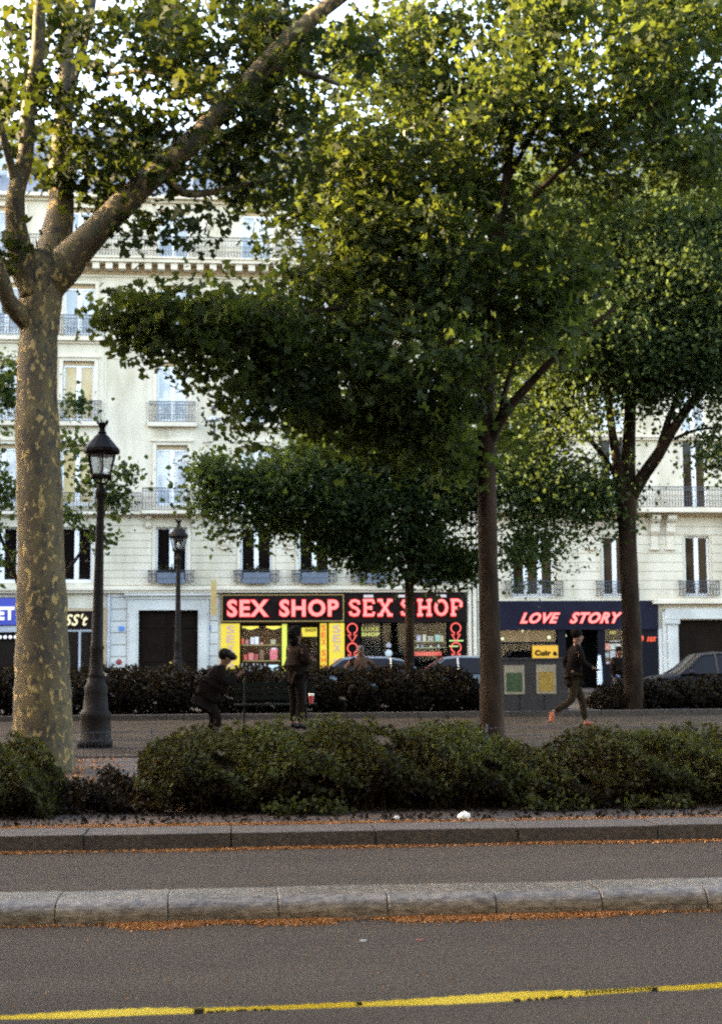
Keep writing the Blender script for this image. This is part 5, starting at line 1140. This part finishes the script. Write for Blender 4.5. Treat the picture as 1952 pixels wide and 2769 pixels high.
litter('road_specks', 260, (-3, 3.6), lambda X: rng.uniform(4, 8.6, len(X)), 0, .012, M_pol)
# small weeds along the bed edge
for i, px in enumerate((760, 850, 900, 1500, 1590, 1800, 1900)):
    p = G(px, 2205, ZM); n = 160; cc = np.stack([rng.normal(p.x, .09, n), rng.normal(13.35, .06, n), ZM + np.abs(rng.normal(.03, .05, n))], 1)
    o = leaves_mesh('weed_tuft', cc, .045, rng.uniform(.5, 1, n), M_hedge, None); tag(o, 'small green weed tuft, %s from the left, at the foot of the hedge' % o_[i], 'weed', 'weed tufts at the foot of the hedge')
for px, py, Yl, r_, lab in ((786, 2081, 14.2, .03, 'crumpled white cup caught in the long hedge'), (1255, 2214, 13.0, .04, 'crumpled white paper on the bed edge right of the middle'), (1072, 2214, 13.0, .018, 'tiny white scrap on the bed edge near the middle'), (1462, 2078, 14.6, .02, 'pale scrap caught in the thin right part of the long hedge')):
    p = P(px, py, Yl) if py < 2200 else G(px, py, ZM); b = MB().ball((p.x, p.y, p.z + r_ * .5), (r_ * (1.5 if py > 2200 else 1), r_, r_), 6)
    b.v = [tuple(c_ + random.uniform(-.25, .25) * r_ for c_ in q_) for q_ in b.v]; o = b.build('paper_scrap', mat('scrap_white', (.75, .72, .66), .8)); tag(o, lab, 'litter')
for px, py, col in ((982, 2545, (.5, .5, .5)), (1134, 2543, (.35, .1, .1))):
    p = G(px, py, 0); o = MB().box(p.x - .02, p.x + .02, p.y - .006, p.y + .006, .001, .006).build('road_scrap', mat('scrap%d' % px, col, .8)); tag(o, 'tiny %s scrap lying on the near road' % ('pale' if px < 1000 else 'reddish'), 'litter')
# unseen trees and houses added on the camera's side to shade the road
class _T(Tree): pass
for i, (tx, ty, lab) in enumerate(((-6.5, -2.5, 'unseen boulevard tree added for shade behind the viewer, on the left'), (5.5, -3.0, 'unseen boulevard tree added for shade behind the viewer, on the right'), (17, 3, 'unseen boulevard tree added for shade right of the viewer'), (-18, 4, 'unseen boulevard tree added for shade left of the viewer'))):
    t = Tree(lab, 20, M_barkb, M_leafB, (tx, ty, 0)); t.main.tube([(tx, ty, -.1), (tx + .1, ty, 3), (tx, ty + .1, 6), (tx + .2, ty + .5, 10)], [.3, .24, .2, .1], 10); t.N = [Vector((tx, ty, 6)), Vector((tx + .2, ty + .5, 10))]; t.R = [.2, .1]
    n = 9000; g = rng.normal(size=(n, 3)); g /= np.linalg.norm(g, axis=1)[:, None]; g *= rng.uniform(0, 1, n)[:, None] ** .4
    cc = np.array([tx, ty + 1.5, 10.5]) + g * np.array([6.2, 6.0, 3.6]); leaves_mesh('crown', cc, .38, rng.uniform(0, 1, n), M_leafB, t.root)
    for k_ in range(7):
        a = k_ * .9; t.twig.tube([(tx, ty, 6), (tx + 2 * math.cos(a), ty + 2 * math.sin(a), 8.5), (tx + 4 * math.cos(a), ty + 1.5 + 4 * math.sin(a), 11)], [.14, .08, .03], 6)
    t.done()
OB = thing('apartment_building', (0, -16, 0), 'unseen stone apartment row added behind the viewer to cut skylight on the road', 'building')
b = MB().box(-45, 45, -30, -18, 0, 19); b.build('wall', M_stone, OB)
bz = MB()
for j in range(5):
    for i in range(22): bz.box(-43 + i * 4, -41.8 + i * 4, -17.99, -17.95, 3.8 + j * 3.1, 5.9 + j * 3.1)
b = bz.build('windows', M_dglass, OB); b['kind'] = 'stuff'
